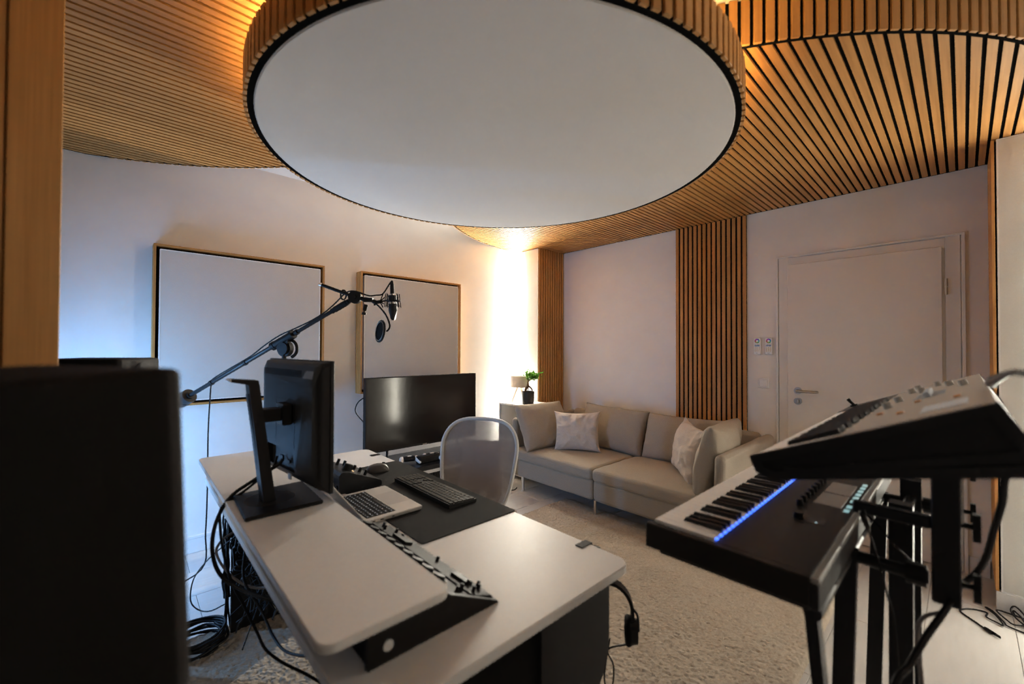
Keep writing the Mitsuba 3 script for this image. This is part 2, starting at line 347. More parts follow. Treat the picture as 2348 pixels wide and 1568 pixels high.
t = thing('oak_absorber', 'tall oak-sided absorber standing close by at the left picture edge, out of focus', 'acoustic panel')
pc_ = (-1.465, -.118); pr_ = lambda m: rot(m, .24, (0, 0, 1), (*pc_, 0))     # turned a little towards the corner
obj('core', pr_(bx(-1.86, -1.478, -.242, -.130, 0, ZS-.003)), 'mat_felt', t)
for (a, b, d) in ((-.205, -.118, 0), (-.244, -.2055, .006)):
    obj('side_board', pr_(bx(-1.478, -1.465-d, a, b, .005, ZS-.003, .002)), 'mat_oak_z', t)
obj('cloth_face', pr_(bx(-1.86, -1.485, -.1295, -.119, .01, ZS-.01)), 'mat_panel_cloth', t)

# ---------------------------------------------------------------- door
t = thing('door_1', 'white flush door with a steel lever handle, closed', None); labels[t] = {'label': 'plain white door with steel lever handle in the end wall', 'kind': 'structure'}
dx0, dx1, dz = -.987, -.003, 2.056
obj('casing', cat_([bx(dx0+.006, dx0+.072, YB-.014, YB, 0, dz, .002), bx(dx1-.072, dx1-.007, YB-.014, YB, 0, dz, .002), bx(dx0+.072, dx1-.072, YB-.014, YB, dz-.072, dz-.007, .002)]), 'mat_door', t)
obj('casing_bead', cat_([bx(dx0-.012, dx0+.002, YB-.022, YB, 0, dz+.012, .002), bx(dx1-.002, dx1+.014, YB-.026, YB, 0, dz+.012, .002), bx(dx0, dx1, YB-.022, YB, dz-.002, dz+.012, .002)]), 'mat_white', t)
lf = obj('leaf', bx(dx0+.068, dx1-.086, YB-.030, YB-.004, .006, dz-.062, .002), 'mat_door', t)
for z in (1.74, .26):
    obj('hinge', cat_([cyl(.0075, (dx1-.068, YB-.032, z-.05), (dx1-.068, YB-.032, z-.002), 12), cyl(.0075, (dx1-.068, YB-.032, z+.002), (dx1-.068, YB-.032, z+.05), 12)]), 'mat_steel', t, 30)
hx, hy = -.852, YB-.030
h = obj('handle', cat_([cyl(.0095, (hx, hy-.006, 1.034), (hx, hy-.05, 1.034), 16), tube([(hx, hy-.048, 1.034), (hx+.02, hy-.056, 1.034), (hx+.06, hy-.056, 1.034), (hx+.108, hy-.056, 1.034), (hx+.122, hy-.048, 1.034), (hx+.124, hy-.03, 1.034)], .0095, 12)]), 'mat_steel', t, 40)
obj('rosette', cyl(.026, (hx, hy, 1.034), (hx, hy-.008, 1.034), 32), 'mat_steel', t, 30)
lk = obj('lock_rosette', cyl(.026, (hx, hy, .955), (hx, hy-.008, .955), 32), 'mat_steel', t, 30)
obj('thumb_turn', bx(hx-.007, hx+.009, hy-.02, hy-.008, .940, .970, .003), 'mat_steel', lk)

def remote(x, label):
    k = thing('remote_control', label, 'remote control', None)
    obj('body', rb(x-.026, x+.026, YB-.020, YB-.006, 1.303, 1.437, .005), 'mat_white_gloss', k, 40)
    obj('holder', bx(x-.024, x+.024, YB-.007, YB, 1.30, 1.38, .002), 'mat_white', k)
    yy = YB-.0203; ring = obj('color_wheel', annulus_y(x, yy, 1.412, .009, .018, 24), 'mat_wheel', k)
    obj('bar', bx(x-.018, x+.018, yy-.0004, yy+.001, 1.381, 1.3845), 'mat_grey_print', k)
    obj('bar', bx(x-.018, x+.018, yy-.0004, yy+.001, 1.3705, 1.377), 'mat_blue', k)
    for r in range(3):
        for c in range(3):
            obj('button', bx(x-.017+c*.014, x-.011+c*.014, yy-.0008, yy+.001, 1.354-r*.0125, 1.361-r*.0125), 'mat_button', k)
    obj('print', bx(x-.008, x+.008, yy-.0004, yy+.001, 1.313, 1.3155), 'mat_grey_print', k)
def annulus_y(x, y, z, r0, r1, n):
    m = annulus(r0, r1, 0, (0, 0), n); V = m.vertices; return trimesh.Trimesh(np.c_[x+V[:, 0], np.full(len(V), y), z+V[:, 1]], m.faces, process=False)
def wheelc(p, n, uv):
    a = dr.atan2(p.z-1.412, dr.select(p.x < -1.092, p.x+1.133, p.x+1.051)); h = (a/(2*math.pi)+.5)*6
    f = lambda o: dr.clip(dr.abs(((h+o) % 6)-3)-1, 0, 1) if False else dr.clip(dr.abs((h+o)-6*dr.floor((h+o)/6)-3)-1, 0, 1)
    return mi.Color3f(.05+.45*f(0), .05+.35*f(4), .08+.5*f(2))
mat('mat_wheel', proc(wheelc), .4, .3); mat('mat_blue', (.06, .17, .42), .4, .3); mat('mat_button', (.62, .48, .22), .5, .3)
remote(-1.133, 'small white wall remote with a colour wheel, the one nearer the slatted strip')
remote(-1.051, 'small white wall remote with a colour wheel, the one nearer the door')
t = thing('light_switch', 'square white light switch on the wall beside the door handle', 'switch')
obj('plate', bx(-1.132, -1.05, YB-.010, YB, 1.034, 1.116, .003), 'mat_white', t)
obj('rocker', bx(-1.119, -1.063, YB-.016, YB-.010, 1.047, 1.103, .003), 'mat_white_gloss', t)

# ---------------------------------------------------------------- rug
RX0, RX1, RY0, RY1 = -2.41, -.462, .02, 2.885
nx, ny = 390, 573
gx, gy = np.meshgrid(np.linspace(RX0, RX1, nx), np.linspace(RY0, RY1, ny), indexing='ij')
P = np.stack([gx, gy, 0*gx], -1)
hgt = .014+.007*meshkit.noise(P*165)+.005*meshkit.noise(P*85, 3)+.004*meshkit.fbm(P*5, 3, 5)
ed = np.minimum.reduce([gx-RX0, RX1-gx, gy-RY0, RY1-gy]); hgt = np.where(ed < 1e-6, .0, hgt*np.clip(ed/.012, .55, 1))
jit = (meshkit.noise(P*97, 9)-.5)*.006
V = np.stack([gx+jit*(ed > .02), gy+(meshkit.noise(P*91, 4)-.5)*.006*(ed > .02), hgt], -1).reshape(-1, 3)
idx = np.arange(nx*ny).reshape(nx, ny)
q = np.stack([idx[:-1, :-1], idx[1:, :-1], idx[1:, 1:], idx[:-1, 1:]], -1).reshape(-1, 4)
tag(obj('rug', (V, q), 'mat_rug', None, True), 'thick beige shag rug on the tiled floor under desk and sofa front', 'rug')
# ---------------------------------------------------------------- sofa
def softbox(x0, x1, y0, y1, z0, z1, r, amp=.006, seed=1, edge=.035, freq=9, dome=0.0):
    m = tm(rb(x0, x1, y0, y1, z0, z1, r, 16).refine_to_length(edge)); m.merge_vertices()
    v, n = m.vertices.copy(), m.vertex_normals
    d = (meshkit.fbm(v*freq, 3, seed)-.5)*2*amp
    v += n*d[:, None]
    if dome:
        u = (v[:, 0]-x0)/(x1-x0)*2-1; w = (v[:, 1]-y0)/(y1-y0)*2-1
        v[:, 2] += dome*np.clip(1-u*u, 0, 1)*np.clip(1-w*w, 0, 1)*(v[:, 2] > (z0+z1)/2)
    return trimesh.Trimesh(v, m.faces, process=False)
def pillow(w, h, t, seed=0, pinch=.10, wr=.010, n=44, ear=.0, p=.42):
    u, v = np.meshgrid(np.linspace(-1, 1, n), np.linspace(-1, 1, n), indexing='ij')
    x = w/2*u*(1-pinch*(1-v*v))*(1+ear*np.abs(u*v)**6); y = h/2*v*(1-pinch*(1-u*u))*(1+ear*np.abs(u*v)**6)
    b = np.clip((1-u*u)*(1-v*v), 0, 1)**p
    edge = np.clip(1-np.maximum(abs(u), abs(v)), 0, .45)/.45
    out = []
    for s in (1, -1):
        q = np.stack([x*11+seed*3, y*11, 0*x+s*5], -1)
        ang = np.arctan2(v, u)
        rad = np.stack([np.cos(ang)*7+seed, np.sin(ang)*7, np.hypot(u, v)*1.2], -1)
        wrk = (meshkit.fbm(q, 3, seed)-.5)*wr*1.6+(meshkit.fbm(rad, 3, seed+3)-.5)*wr*1.1*(1-edge)
        z = s*(t/2*b)+s*wrk*np.minimum(1, b*3)
        out.append(np.stack([x, y, z], -1).reshape(-1, 3))
    i = np.arange(n*n).reshape(n, n)
    q = np.stack([i[:-1, :-1], i[1:, :-1], i[1:, 1:], i[:-1, 1:]], -1).reshape(-1, 4)
    f = np.vstack([q[:, [0, 1, 2]], q[:, [0, 2, 3]]])
    m = trimesh.Trimesh(np.vstack(out), np.vstack([f, f[:, ::-1]+n*n]), process=False)
    m.merge_vertices(digits_vertex=5); return m
def upright(m, c, yaw, lean, roll=0.0, sag=0.0):
    """stands a pillow (x wide, y tall, z thick) at bottom centre c; yaw = heading of its face, lean = tilt back"""
    m = m.copy(); h = -m.vertices[:, 1].min(); m.apply_translation([0, h, 0])
    ez = np.array([math.sin(yaw)*math.cos(lean), -math.cos(yaw)*math.cos(lean), math.sin(lean)])
    ex = np.array([math.cos(yaw), math.sin(yaw), 0]); ey = np.cross(ez, ex)
    if roll: ex, ey = math.cos(roll)*ex+math.sin(roll)*ey, -math.sin(roll)*ex+math.cos(roll)*ey
    m.apply_transform(frame(c, ex, ey, ez)); return m
SX0, SXM, SX1, SY0, SY1 = -2.96, -2.022, -1.085, 2.745, 3.735
sofa = thing('sofa', 'two-seat beige fabric sofa on slim steel legs along the end wall', 'sofa')
for (a, b, sd) in ((SX0, SXM-.002, 1), (SXM+.002, SX1, 2)):
    obj('base', softbox(a, b, SY0, SY1, .128, .300, .028, .003, sd), 'mat_sofa', sofa, True)
    obj('seat_cushion', softbox(a-.004, b+.001, SY0-.015, SY1-.10, .285, .385, .034, .006, sd+5, dome=.012), 'mat_sofa', sofa, True)
    obj('backrest', softbox(a+.004, b-.004, SY1-.085, SY1+.005, .30, .685, .04, .004, sd+9), 'mat_sofa', sofa, True)
obj('armrest', softbox(SX0-.055, SX0+.012, SY0+.03, SY1-.02, .13, .665, .032, .004, 21), 'mat_sofa', sofa, True)
obj('armrest', rot(softbox(SX1-.002, SX1+.068, SY0-.035, SY1-.02, .13, .685, .032, .004, 22), .03, (0, 1, 0), (SX1, 3.2, .13)), 'mat_sofa', sofa, True)
for x in (-2.83, -2.006, -1.17):
    for y in (2.765, 3.66):
        obj('leg', cat_([cyl(.0125, (x, y, .006), (x, y, .135), 16), cyl(.017, (x, y, 0), (x, y, .007), 16)]), 'mat_chrome', sofa, 30)
cg = 'loose back cushions of the sofa'
def cushion(label, c, yaw, lean, w, h, t, seed, roll=0):
    tag(obj('sofa_cushion', upright(pillow(w, h, t, seed, .05, .014, p=.36), c, yaw, lean, roll), 'mat_sofa', None, True), label, 'cushion', cg)
R_ = math.radians
cushion('big beige cushion leaning on the left armrest, below the bonsai', (-2.715, 3.03, .385), R_(84), R_(26), .60, .46, .20, 1)
cushion('big beige back cushion left of centre, behind the left linen pillow', (-2.30, 3.36, .385), R_(2), R_(20), .70, .42, .20, 2, -.03)
cushion('big beige back cushion right of centre, behind the right linen pillow', (-1.615, 3.37, .385), R_(-2), R_(20), .68, .41, .20, 3, .02)
cushion('big beige cushion leaning on the right armrest, nearest the keyboards', (-1.225, 3.06, .385), R_(-84), R_(12), .70, .46, .21, 4, .03)
def linen(label, c, yaw, lean, w, h, t, seed, roll=0):
    tag(obj('throw_pillow', upright(pillow(w, h, t, seed, .08, .032, 70, .05), c, yaw, lean, roll), 'mat_linen', None, True), label, 'pillow', 'linen pillows on the sofa')
linen('crumpled off-white linen pillow on the left seat of the sofa', (-2.44, 3.08, .385), R_(30), R_(14), .42, .36, .16, 5, .04)
linen('crumpled off-white linen pillow on the right seat, tucked beside the right end cushion', (-1.46, 3.10, .385), R_(-48), R_(12), .44, .40, .16, 8, -.08)

# ---------------------------------------------------------------- cabinet, lamp, bonsai
CX0, CX1, CY0, CY1, CZ = -3.405, -3.035, 2.955, 3.325, .762
mat('mat_cab_grey', (.20, .195, .185), .5, .3)
cab = thing('cabinet', 'white open-fronted cube cabinet between corner and sofa arm', 'cabinet')
s = .016
obj('top', bx(CX0, CX1, CY0, CY1, CZ-s, CZ, .0015), 'mat_white', cab)
for x in (CX0, CX1-s): obj('side', bx(x, x+s, CY0, CY1, 0, CZ-s, .0015), 'mat_white', cab)
obj('back', bx(CX0+s, CX1-s, CY1-.01, CY1, .02, CZ-s), 'mat_white', cab)
for z in (.05, .39): obj('shelf', bx(CX0+s, CX1-s, CY0+.006, CY1-.01, z-s, z, .001), 'mat_white', cab)
obj('door', bx(CX0+s+.002, CX1-s-.002, CY0+.012, CY0+.028, .055, CZ-s-.004, .001), 'mat_cab_grey', cab)
lamp = thing('table_lamp', 'small tripod table lamp with an off-white drum shade on the cabinet', 'lamp')
lx, ly = -3.265, 3.135
obj('shade', lathe([(.094, .925), (.096, .925), (.100, 1.045), (.098, 1.045), (.094, .925)], 48, (lx, ly, 0)), 'mat_shade', lamp, 30)
obj('shade_frame', cat_([lathe([(.0, .985), (.022, .985), (.022, .955), (.0, .955)], 20, (lx, ly, 0))]+[cyl(.002, (lx, ly, .985), (lx+.096*math.cos(a), ly+.096*math.sin(a), .99), 6) for a in (0, 2.1, 4.2)]), 'mat_white', lamp)
for a in (-2.3, -.25, 1.75):
    obj('leg', cyl(.010, (lx+.012*math.cos(a), ly+.012*math.sin(a), .957), (lx+.085*math.cos(a), ly+.085*math.sin(a), CZ), 12, .007), 'mat_light_wood', lamp, 30)
pl = thing('bonsai', 'little ficus bonsai with a forked root trunk in a black pot on the cabinet', 'potted plant')
bxp, byp = -3.105, 3.10
pot = obj('pot', lathe([(0, CZ), (.060, CZ), (.061, CZ+.022), (.0625, CZ+.024), (.066, CZ+.128), (.066, CZ+.131), (.061, CZ+.131), (.060, CZ+.112), (0, CZ+.112)], 40, (bxp, byp, 0)), 'mat_black_satin', pl, 30)
obj('soil', lathe([(0, CZ+.118), (.03, CZ+.117), (.059, CZ+.113)], 24, (bxp, byp, 0)), 'mat_soil', pl, True)
z0 = CZ+.112
e1 = np.array([.679, .734, 0])     # a direction along which the fork spreads
def at(u, z, w=0): return (bxp+e1[0]*u-e1[1]*w, byp+e1[1]*u+e1[0]*w, z0+z)
tr = [tube([at(-.020, 0), at(-.026, .03), at(-.016, .055), at(-.002, .075), at(.0, .10), at(-.002, .125)], np.interp(np.arange(41), [0, 15, 26, 33, 40], [.009, .014, .012, .009, .004]), 10, 8),
      tube([at(.045, 0), at(.044, .03), at(.030, .055), at(.008, .072), at(0, .08)], np.interp(np.arange(33), [0, 10, 24, 32], [.004, .006, .009, .008]), 8, 8),
      tube([at(-.004, 0, .01), at(-.002, .03, .008), at(.004, .06, 0)], .0035, 6, 6)]
obj('trunk', cat_(tr), 'mat_trunk', pl, True)
lr = np.random.default_rng(11); leaves, twigs = [], []
for i in range(15):
    a, el = lr.uniform(0, 6.28), lr.uniform(.1, 1.3); L = lr.uniform(.06, .13)
    tip = np.array(at(.012, .11)) + L*np.array([math.cos(a)*math.cos(el), math.sin(a)*math.cos(el), math.sin(el)*1.0]) + np.array([.022, .024, .01])*lr.uniform(0, 1.6)
    twigs.append(tube([at(0, .118), (np.array(at(0, .13))+tip)/2+lr.normal(0, .006, 3), tip], .0014, 5, 4))
    for j in range(15):
        c = np.array(at(0, .13))*(1-(q := lr.uniform(.42, 1.05)))+tip*q+lr.normal(0, .011, 3)
        d = unit(lr.normal(0, 1, 3)+[0, 0, -.15]+unit(tip-np.array(at(0, .1)))*1.1); sd = unit(np.cross(d, lr.normal(0, 1, 3))); up = np.cross(sd, d)
        l, w = lr.uniform(.020, .032), lr.uniform(.0065, .0095)
        V = [c, c+d*l*.35+sd*w, c+d*l*.75+sd*w*.75, c+d*l-up*.003, c+d*l*.75-sd*w*.75, c+d*l*.35-sd*w, c+d*l*.5-up*.003]
        leaves.append(trimesh.Trimesh(V, [[0, 1, 6], [1, 2, 6], [2, 3, 6], [3, 4, 6], [4, 5, 6], [5, 0, 6]], process=False))
obj('twigs', cat_(twigs), 'mat_trunk', pl, True); stuff(obj('leaves', cat_(leaves), 'mat_leaf', pl))

# ---------------------------------------------------------------- television and its bench
BX0, BX1, BY0, BY1, BZ = -3.36, -2.865, 1.10, 2.56, .420
b = thing('tv_bench', 'low black bench with a pale rail under the television', 'tv bench')
obj('top', bx(BX0, BX1, BY0, BY1, BZ-.036, BZ, .003), 'mat_black_satin', b)
obj('rail', bx(BX0, BX1-.012, BY0+.02, BY1-.02, BZ-.066, BZ-.036), 'mat_white', b)
for y in (BY0+.02, (BY0+BY1)/2-.01, BY1-.04): obj('side', bx(BX0, BX1-.015, y, y+.02, .0, BZ-.066, .001), 'mat_black', b)
obj('base_shelf', bx(BX0, BX1-.015, BY0+.041, BY1-.041, .06, .08), 'mat_black', b)
for i, y in enumerate((BY0+.041, (BY0+BY1)/2+.012)): obj('drawer_front', bx(BX1-.032, BX1-.016, y, y+(BY1-BY0)/2-.055, .085, BZ-.070, .002), 'mat_black', b)
tv = thing('television', 'large flat television with a dark glossy screen, standing on the low bench', 'television')
TX, TY0, TY1, TZ0, TZ1 = -3.03, 1.315, 2.348, .548, 1.117
obj('housing', bx(TX-.045, TX-.004, TY0, TY1, TZ0, TZ1, .004), 'mat_black', tv)
obj('screen', bx(TX-.006, TX+.0005, TY0+.006, TY1-.006, TZ0+.014, TZ1-.006, .0006), 'mat_screen', tv)
obj('bezel', cat_([bx(TX-.006, TX+.002, TY0, TY0+.006, TZ0, TZ1), bx(TX-.006, TX+.002, TY1-.006, TY1, TZ0, TZ1), bx(TX-.006, TX+.002, TY0+.006, TY1-.006, TZ1-.006, TZ1), bx(TX-.006, TX+.002, TY0+.006, TY1-.006, TZ0, TZ0+.014)]), 'mat_black', tv)
obj('badge', bx(TX+.001, TX+.003, 1.80, 1.84, TZ0+.004, TZ0+.009), 'mat_steel', tv)
for y in (1.50, 2.16): obj('foot', cat_([cyl(.009, (TX-.02, y, BZ+.006), (TX-.02, y, TZ0+.01), 10), bx(TX-.12, TX+.09, y-.012, y+.012, BZ, BZ+.008, .003)]), 'mat_black', tv)
sb = thing('soundbar', 'long black soundbar lying on the bench under the television', 'soundbar')
obj('body', rb(-3.00, -2.93, 1.72, 2.40, BZ, BZ+.055, .01), 'mat_black', sb, 40)
obj('badge', bx(-2.931, -2.928, 1.93, 1.96, BZ+.026, BZ+.032), 'mat_steel', sb)
tag(obj('tv_cable', tube([wl_ for wl_ in [(-3.06, 1.33, .98), (-3.10, 1.285, .93), (-3.12, 1.278, .86), (-3.08, 1.325, .78)]], .004, 6), 'mat_cable', None, True), 'black cable looping out behind the left edge of the television', 'cable')
def gamepad(label, x, y, yaw):
    k = thing('game_controller', label, 'game controller', None)
    M = frame((x, y, BZ), (math.cos(yaw), math.sin(yaw), 0), (-math.sin(yaw), math.cos(yaw), 0), (0, 0, 1))
    sp = lambda X, Y, Z, r: m3.Manifold.sphere(r, 20).translate((X, Y, Z))
    body = m3.Manifold.batch_hull([sp(-.045, .012, .036, .018), sp(.045, .012, .036, .018), sp(-.03, -.012, .034, .015), sp(.03, -.012, .034, .015)])
    obj('body', place(body, M), 'mat_black', k, 40)
    for s_ in (-1, 1):
        g = m3.Manifold.batch_hull([sp(s_*.056, .010, .036, .0205), sp(s_*.068, -.028, .028, .0165), sp(s_*.074, -.058, .0185, .0130)])
        obj('grip', place(g, M), 'mat_white_gloss', k, 40)
        obj('stick', place(cat_([cyl(.004, (s_*.024, -.012, .045), (s_*.024, -.012, .060), 10), cyl(.0085, (s_*.024, -.012, .058), (s_*.024, -.012, .063), 14)]), M), 'mat_black', k)
    obj('touchpad', place(bx(-.026, .026, .006, .030, .052, .0555, .002), M), 'mat_white_gloss', k)
gamepad('white and black game controller on the bench, left of the pair, nearest the desk', -3.02, 1.675, R_(70))
gamepad('white and black game controller on the bench, the right one of the pair, fully visible', -2.99, 1.865, R_(62))

# ---------------------------------------------------------------- desk
DX0, DX1, DY0, DY1, DZ = -2.457, -.652, .278, 1.078, .735
desk = thing('desk', 'long white-topped desk with rounded corners and black side panels', 'desk')
top = Polygon([(DX0, DY0), (DX1, DY0), (DX1, DY1), (DX0, DY1)]).buffer(-.045).buffer(.045, quad_segs=10)
def slab(poly, z0, z1, c=.002):
    a = ext(poly, z0+c, z1-c); return cat_([ext(poly.buffer(-c), z0, z0+c), a, ext(poly.buffer(-c), z1-c, z1)])
def softslab(poly, z0, z1, c=.003):
    """an extruded outline with bevelled edges"""
    P = np.array(poly.exterior.coords)[:-1]; Q = np.array(poly.exterior.coords)[:-1]
    cen = Q.mean(0); nx_ = np.roll(Q, -1, 0)-np.roll(Q, 1, 0); nn = np.c_[nx_[:, 1], -nx_[:, 0]]; nn /= np.linalg.norm(nn, axis=1, keepdims=True)
    if (nn*(Q-cen)).sum() < 0: nn = -nn
    R1 = Q-nn*c
    rings = [np.c_[R1, np.full(len(Q), z0)], np.c_[Q, np.full(len(Q), z0+c)], np.c_[Q, np.full(len(Q), z1-c)], np.c_[R1, np.full(len(Q), z1)]]
    V = np.vstack(rings); n = len(Q); F = []
    for r in range(3):
        for i in range(n):
            j = (i+1) % n; F += [[r*n+i, r*n+j, (r+1)*n+j], [r*n+i, (r+1)*n+j, (r+1)*n+i]]
    t2 = trimesh.creation.triangulate_polygon(Polygon(R1), engine='earcut')
    W, TF = t2
    from scipy.spatial import cKDTree
    idn = cKDTree(R1).query(W)[1]
    F += [list(idn[f][::-1]) for f in TF]+[list(3*n+idn[f]) for f in TF]
    m = trimesh.Trimesh(V, F, process=False); m.fix_normals(); return m
obj('top', softslab(top, DZ-.025, DZ, .003), 'mat_desk', desk, 30)
obj('side_panel', bx(-2.34, -2.315, .372, 1.00, .0, DZ-.026, .002), 'mat_black', desk)
cur = Polygon([(.345, .02), (.345, DZ-.026), (1.062, DZ-.026), (1.062, .50), (1.055, .45), (1.035, .40), (1.0, .36), (.945, .31), (.91, .26), (.89, .20), (.885, .02)])
def yz(poly, x0, x1):
    m = ext(poly, x0, x1); V = m.vertices[:, [2, 0, 1]]; return trimesh.Trimesh(V, m.faces, process=False)
obj('side_panel', yz(cur, -.765, -.735), 'mat_black_matte', desk)
obj('side_cover', yz(Polygon([(.772, .03), (.772, DZ-.027), (1.066, DZ-.027), (1.066, .50), (1.059, .45), (1.039, .40), (1.004, .36), (.95, .31), (.914, .26), (.894, .20), (.889, .03)]), -.7345, -.722), 'mat_dark_grey', desk)
obj('cross_rail', bx(-2.314, -.766, .62, .66, DZ-.09, DZ-.026, .002), 'mat_black', desk)
obj('modesty_panel', bx(-2.314, -.766, .585, .60, .42, DZ-.026, .002), 'mat_black_matte', desk)
for (x, y, lab) in ((-.812, 1.062, 'small black clip on the desk edge near its right corner'), (-2.28, 1.05, 'small black clip on the far left end of the desk edge')):
    k = thing('cable_clip', lab, 'cable clip', None)
    obj('pad', bx(x-.014, x+.014, y-.028, y+.014, DZ, DZ+.003, .001), 'mat_black', k)
    obj('hook', bx(x-.014, x+.014, y+.010, y+.024, DZ-.04, DZ+.003, .001), 'mat_black', k)
tag(obj('cable_clip', bx(-.796, -.770, 1.0795, 1.092, DZ-.03, DZ-.004, .002), 'mat_black'), 'tiny black clip stuck under the desk edge, right of the flat one', 'cable clip')
SHX0, SHX1, SHY0, SHY1, SHZ = -2.318, -.722, .240, .503, .851
shelf = thing('desk_shelf', 'white raised shelf board along the back of the desk, carrying the monitor', 'shelf')
obj('board', softslab(Polygon([(SHX0, SHY0), (SHX1, SHY0), (SHX1, SHY1), (SHX0, SHY1)]).buffer(-.03).buffer(.03, quad_segs=8), SHZ-.018, SHZ, .002), 'mat_desk', shelf, 30)
obj('support', bx(-2.20, -2.18, .29, .48, DZ, SHZ-.018, .001), 'mat_black', shelf)
obj('support', bx(-1.36, -1.34, .29, .48, DZ, SHZ-.018, .001), 'mat_black', shelf)
tag(obj('desk_mat', softslab(Polygon([(-2.085, .682), (-1.148, .682), (-1.148, 1.086), (-2.085, 1.086)]).buffer(-.012).buffer(.012, quad_segs=5), DZ, DZ+.003, .001), 'mat_mat', None, 30), 'wide black desk mat lying across the front of the desk', 'desk mat')

# rack synth under the shelf
rk = thing('rack_unit', 'black wedge-shaped rack unit with rows of knobs under the shelf', 'audio rack')
prof = [(.342, DZ), (.342, SHZ-.022), (.50, SHZ-.022), (.532, .806), (.668, .739), (.668, DZ)]
obj('end_plate', yz(Polygon(prof), -.782, -.768), 'mat_black', rk)
obj('end_plate', yz(Polygon(prof), -1.334, -1.322), 'mat_black', rk)
obj('housing', yz(Polygon([(.346, DZ+.002), (.346, .80), (.51, .80), (.528, .794), (.655, .735+.002)]), -1.3215, -.7825), 'mat_black_matte', rk)
fn = unit((.067, .136)); fo = np.array([.532, .800])
def fp(x, s, d): return (x, .532+(.668-.532)*s+fn[0]*d, .796+(.741-.796)*s+fn[1]*d)
obj('front_panel', hullm([fp(x, s_, d) for x in (-1.321, -.783) for s_ in (.02, .97) for d in (-.004, .0)]), 'mat_dark_grey', rk)
ln = obj('front_lip', hullm([fp(x, s_, d) for x in (-1.321, -.783) for s_ in (.50, .93) for d in (0, .004)]), 'mat_dark_grey', rk)
for i in range(9):
    x = -.86-i*.051
    obj('knob', cyl(.0165, fp(x, .16, 0), fp(x, .16, .018), 20, .014), 'mat_black', rk, 30)
    obj('pointer', cyl(.0022, fp(x+.021, .20, 0), fp(x+.021, .20, .012), 8), 'mat_alu', rk)
for (x, s_) in ((-.80, .25), (-.815, .42), (-.803, .62), (-.815, .8), (-.84, .70), (-1.00, .8), (-1.24, .80), (-1.27, .62), (-1.30, .7), (-1.19, .75), (-.835, .9)):
    obj('small_knob', cyl(.0055, fp(x, s_, 0), fp(x, s_, .016), 12, .0045), 'mat_black', rk, 30)
obj('switch_block', hullm([fp(x, s_, d) for x in (-.90, -.84) for s_ in (.62, .80) for d in (.004, .012)]), 'mat_black', rk)
obj('switch_block', hullm([fp(x, s_, d) for x in (-1.20, -1.12) for s_ in (.55, .72) for d in (.004, .012)]), 'mat_black', rk)
obj('white_cap', cyl(.0105, (-.768, .383, .768), (-.7655, .383, .768), 24), 'mat_white', rk)
# ---------------------------------------------------------------- monitor on the shelf
mon = thing('monitor', 'black computer monitor seen from behind on its stand, standing on the raised shelf', 'computer monitor')
A0, A1 = np.array([-1.300, .455]), np.array([-1.797, .403])
eu = unit(np.r_[A1-A0, 0]); ev = np.cross(eu, [0, 0, 1.0]); ev = -ev if ev[1] > 0 else ev      # ev points to the back
MM = frame((A0[0], A0[1], .905), eu, ev, (0, 0, 1)); MW, MH = float(np.linalg.norm(A1-A0)), .402
obj('bezel', place(bx(0, MW, -.013, .0, 0, MH, .002), MM), 'mat_black', mon)
obj('screen', place(bx(.007, MW-.007, -.0145, -.012, .02, MH-.007, .0005), MM), 'mat_screen', mon)
def rr3(x0, x1, z0, z1, r, y, n=8):
    a = np.linspace(0, 2*math.pi, 4*n, endpoint=False)
    cx = np.where(np.cos(a) > 0, x1-r, x0+r); cz = np.where(np.sin(a) > 0, z1-r, z0+r)
    return np.c_[cx+r*np.cos(a), np.full(4*n, y), cz+r*np.sin(a)]
back = hullm(np.vstack([rr3(.004, MW-.004, .004, MH-.004, .012, 0), rr3(.010, MW-.010, .010, MH-.006, .02, .016), rr3(.016, MW-.03, .03, MH-.02, .03, .030), rr3(.040, MW-.07, .06, MH-.06, .03, .037)]))
recess = bx(.175, .40, .020, .06, .035, .105)
try: back = trimesh.boolean.difference([back, recess], engine='manifold')
except Exception: pass
obj('back_cover', place(back, MM), 'mat_monitor', mon, 25)
mat('mat_monitor', (.012, .0125, .014), .5, .25)
def bd(x, z):        # depth of the back cover's slope near its top
    return .030+.007*max(0, min(1, (.382-z)/.04, (x-.016)/.024, (MW-.03-x)/.04))
obj('vent_strip', place(cat_([hullm([(x, bd(x, z)+d, z) for d in (-.001, .0009) for (x, z) in ((u, .348), (u+.0020, .348), (u+.0062, .370), (u+.0082, .370))]) for u in np.arange(.125, .455, .0046)]), MM), 'mat_black', mon)
obj('badge', place(hullm([(x, bd(x, z)+d, z) for d in (-.001, .0012) for (x, z) in ((.041, .346), (.112, .346), (.092, .370), (.041, .370))]), MM), 'mat_badge', mon)
mat('mat_badge', (.16, .16, .17), .25, .6)
obj('port', place(cat_([bx(.20, .222, .018, .024, .055, .064), bx(.24, .262, .018, .024, .055, .064), bx(.30, .325, .018, .024, .055, .070)]), MM), 'mat_black', mon)
obj('sticker', place(bx(.215, .237, .0255, .0295, .006, .026), MM), 'mat_white', mon)
obj('panel_line', place(cat_([bx(.17, .172, .0365, .0375, .115, .27), bx(.325, .327, .0365, .0375, .115, .27), bx(.17, .327, .0365, .0375, .27, .272)]), MM), 'mat_black', mon)
st = obj('stand_base', softslab(Polygon([(-1.636, .262), (-1.384, .252), (-1.386, .468), (-1.640, .478)]).buffer(-.006).buffer(.006, quad_segs=3), SHZ, SHZ+.012, .004), 'mat_black', mon, 30)
obj('base_disc', lathe([(0, SHZ+.0122), (.072, SHZ+.0122), (.074, SHZ+.011)], 40, (-1.52, .345, 0)), 'mat_dark_grey', mon)
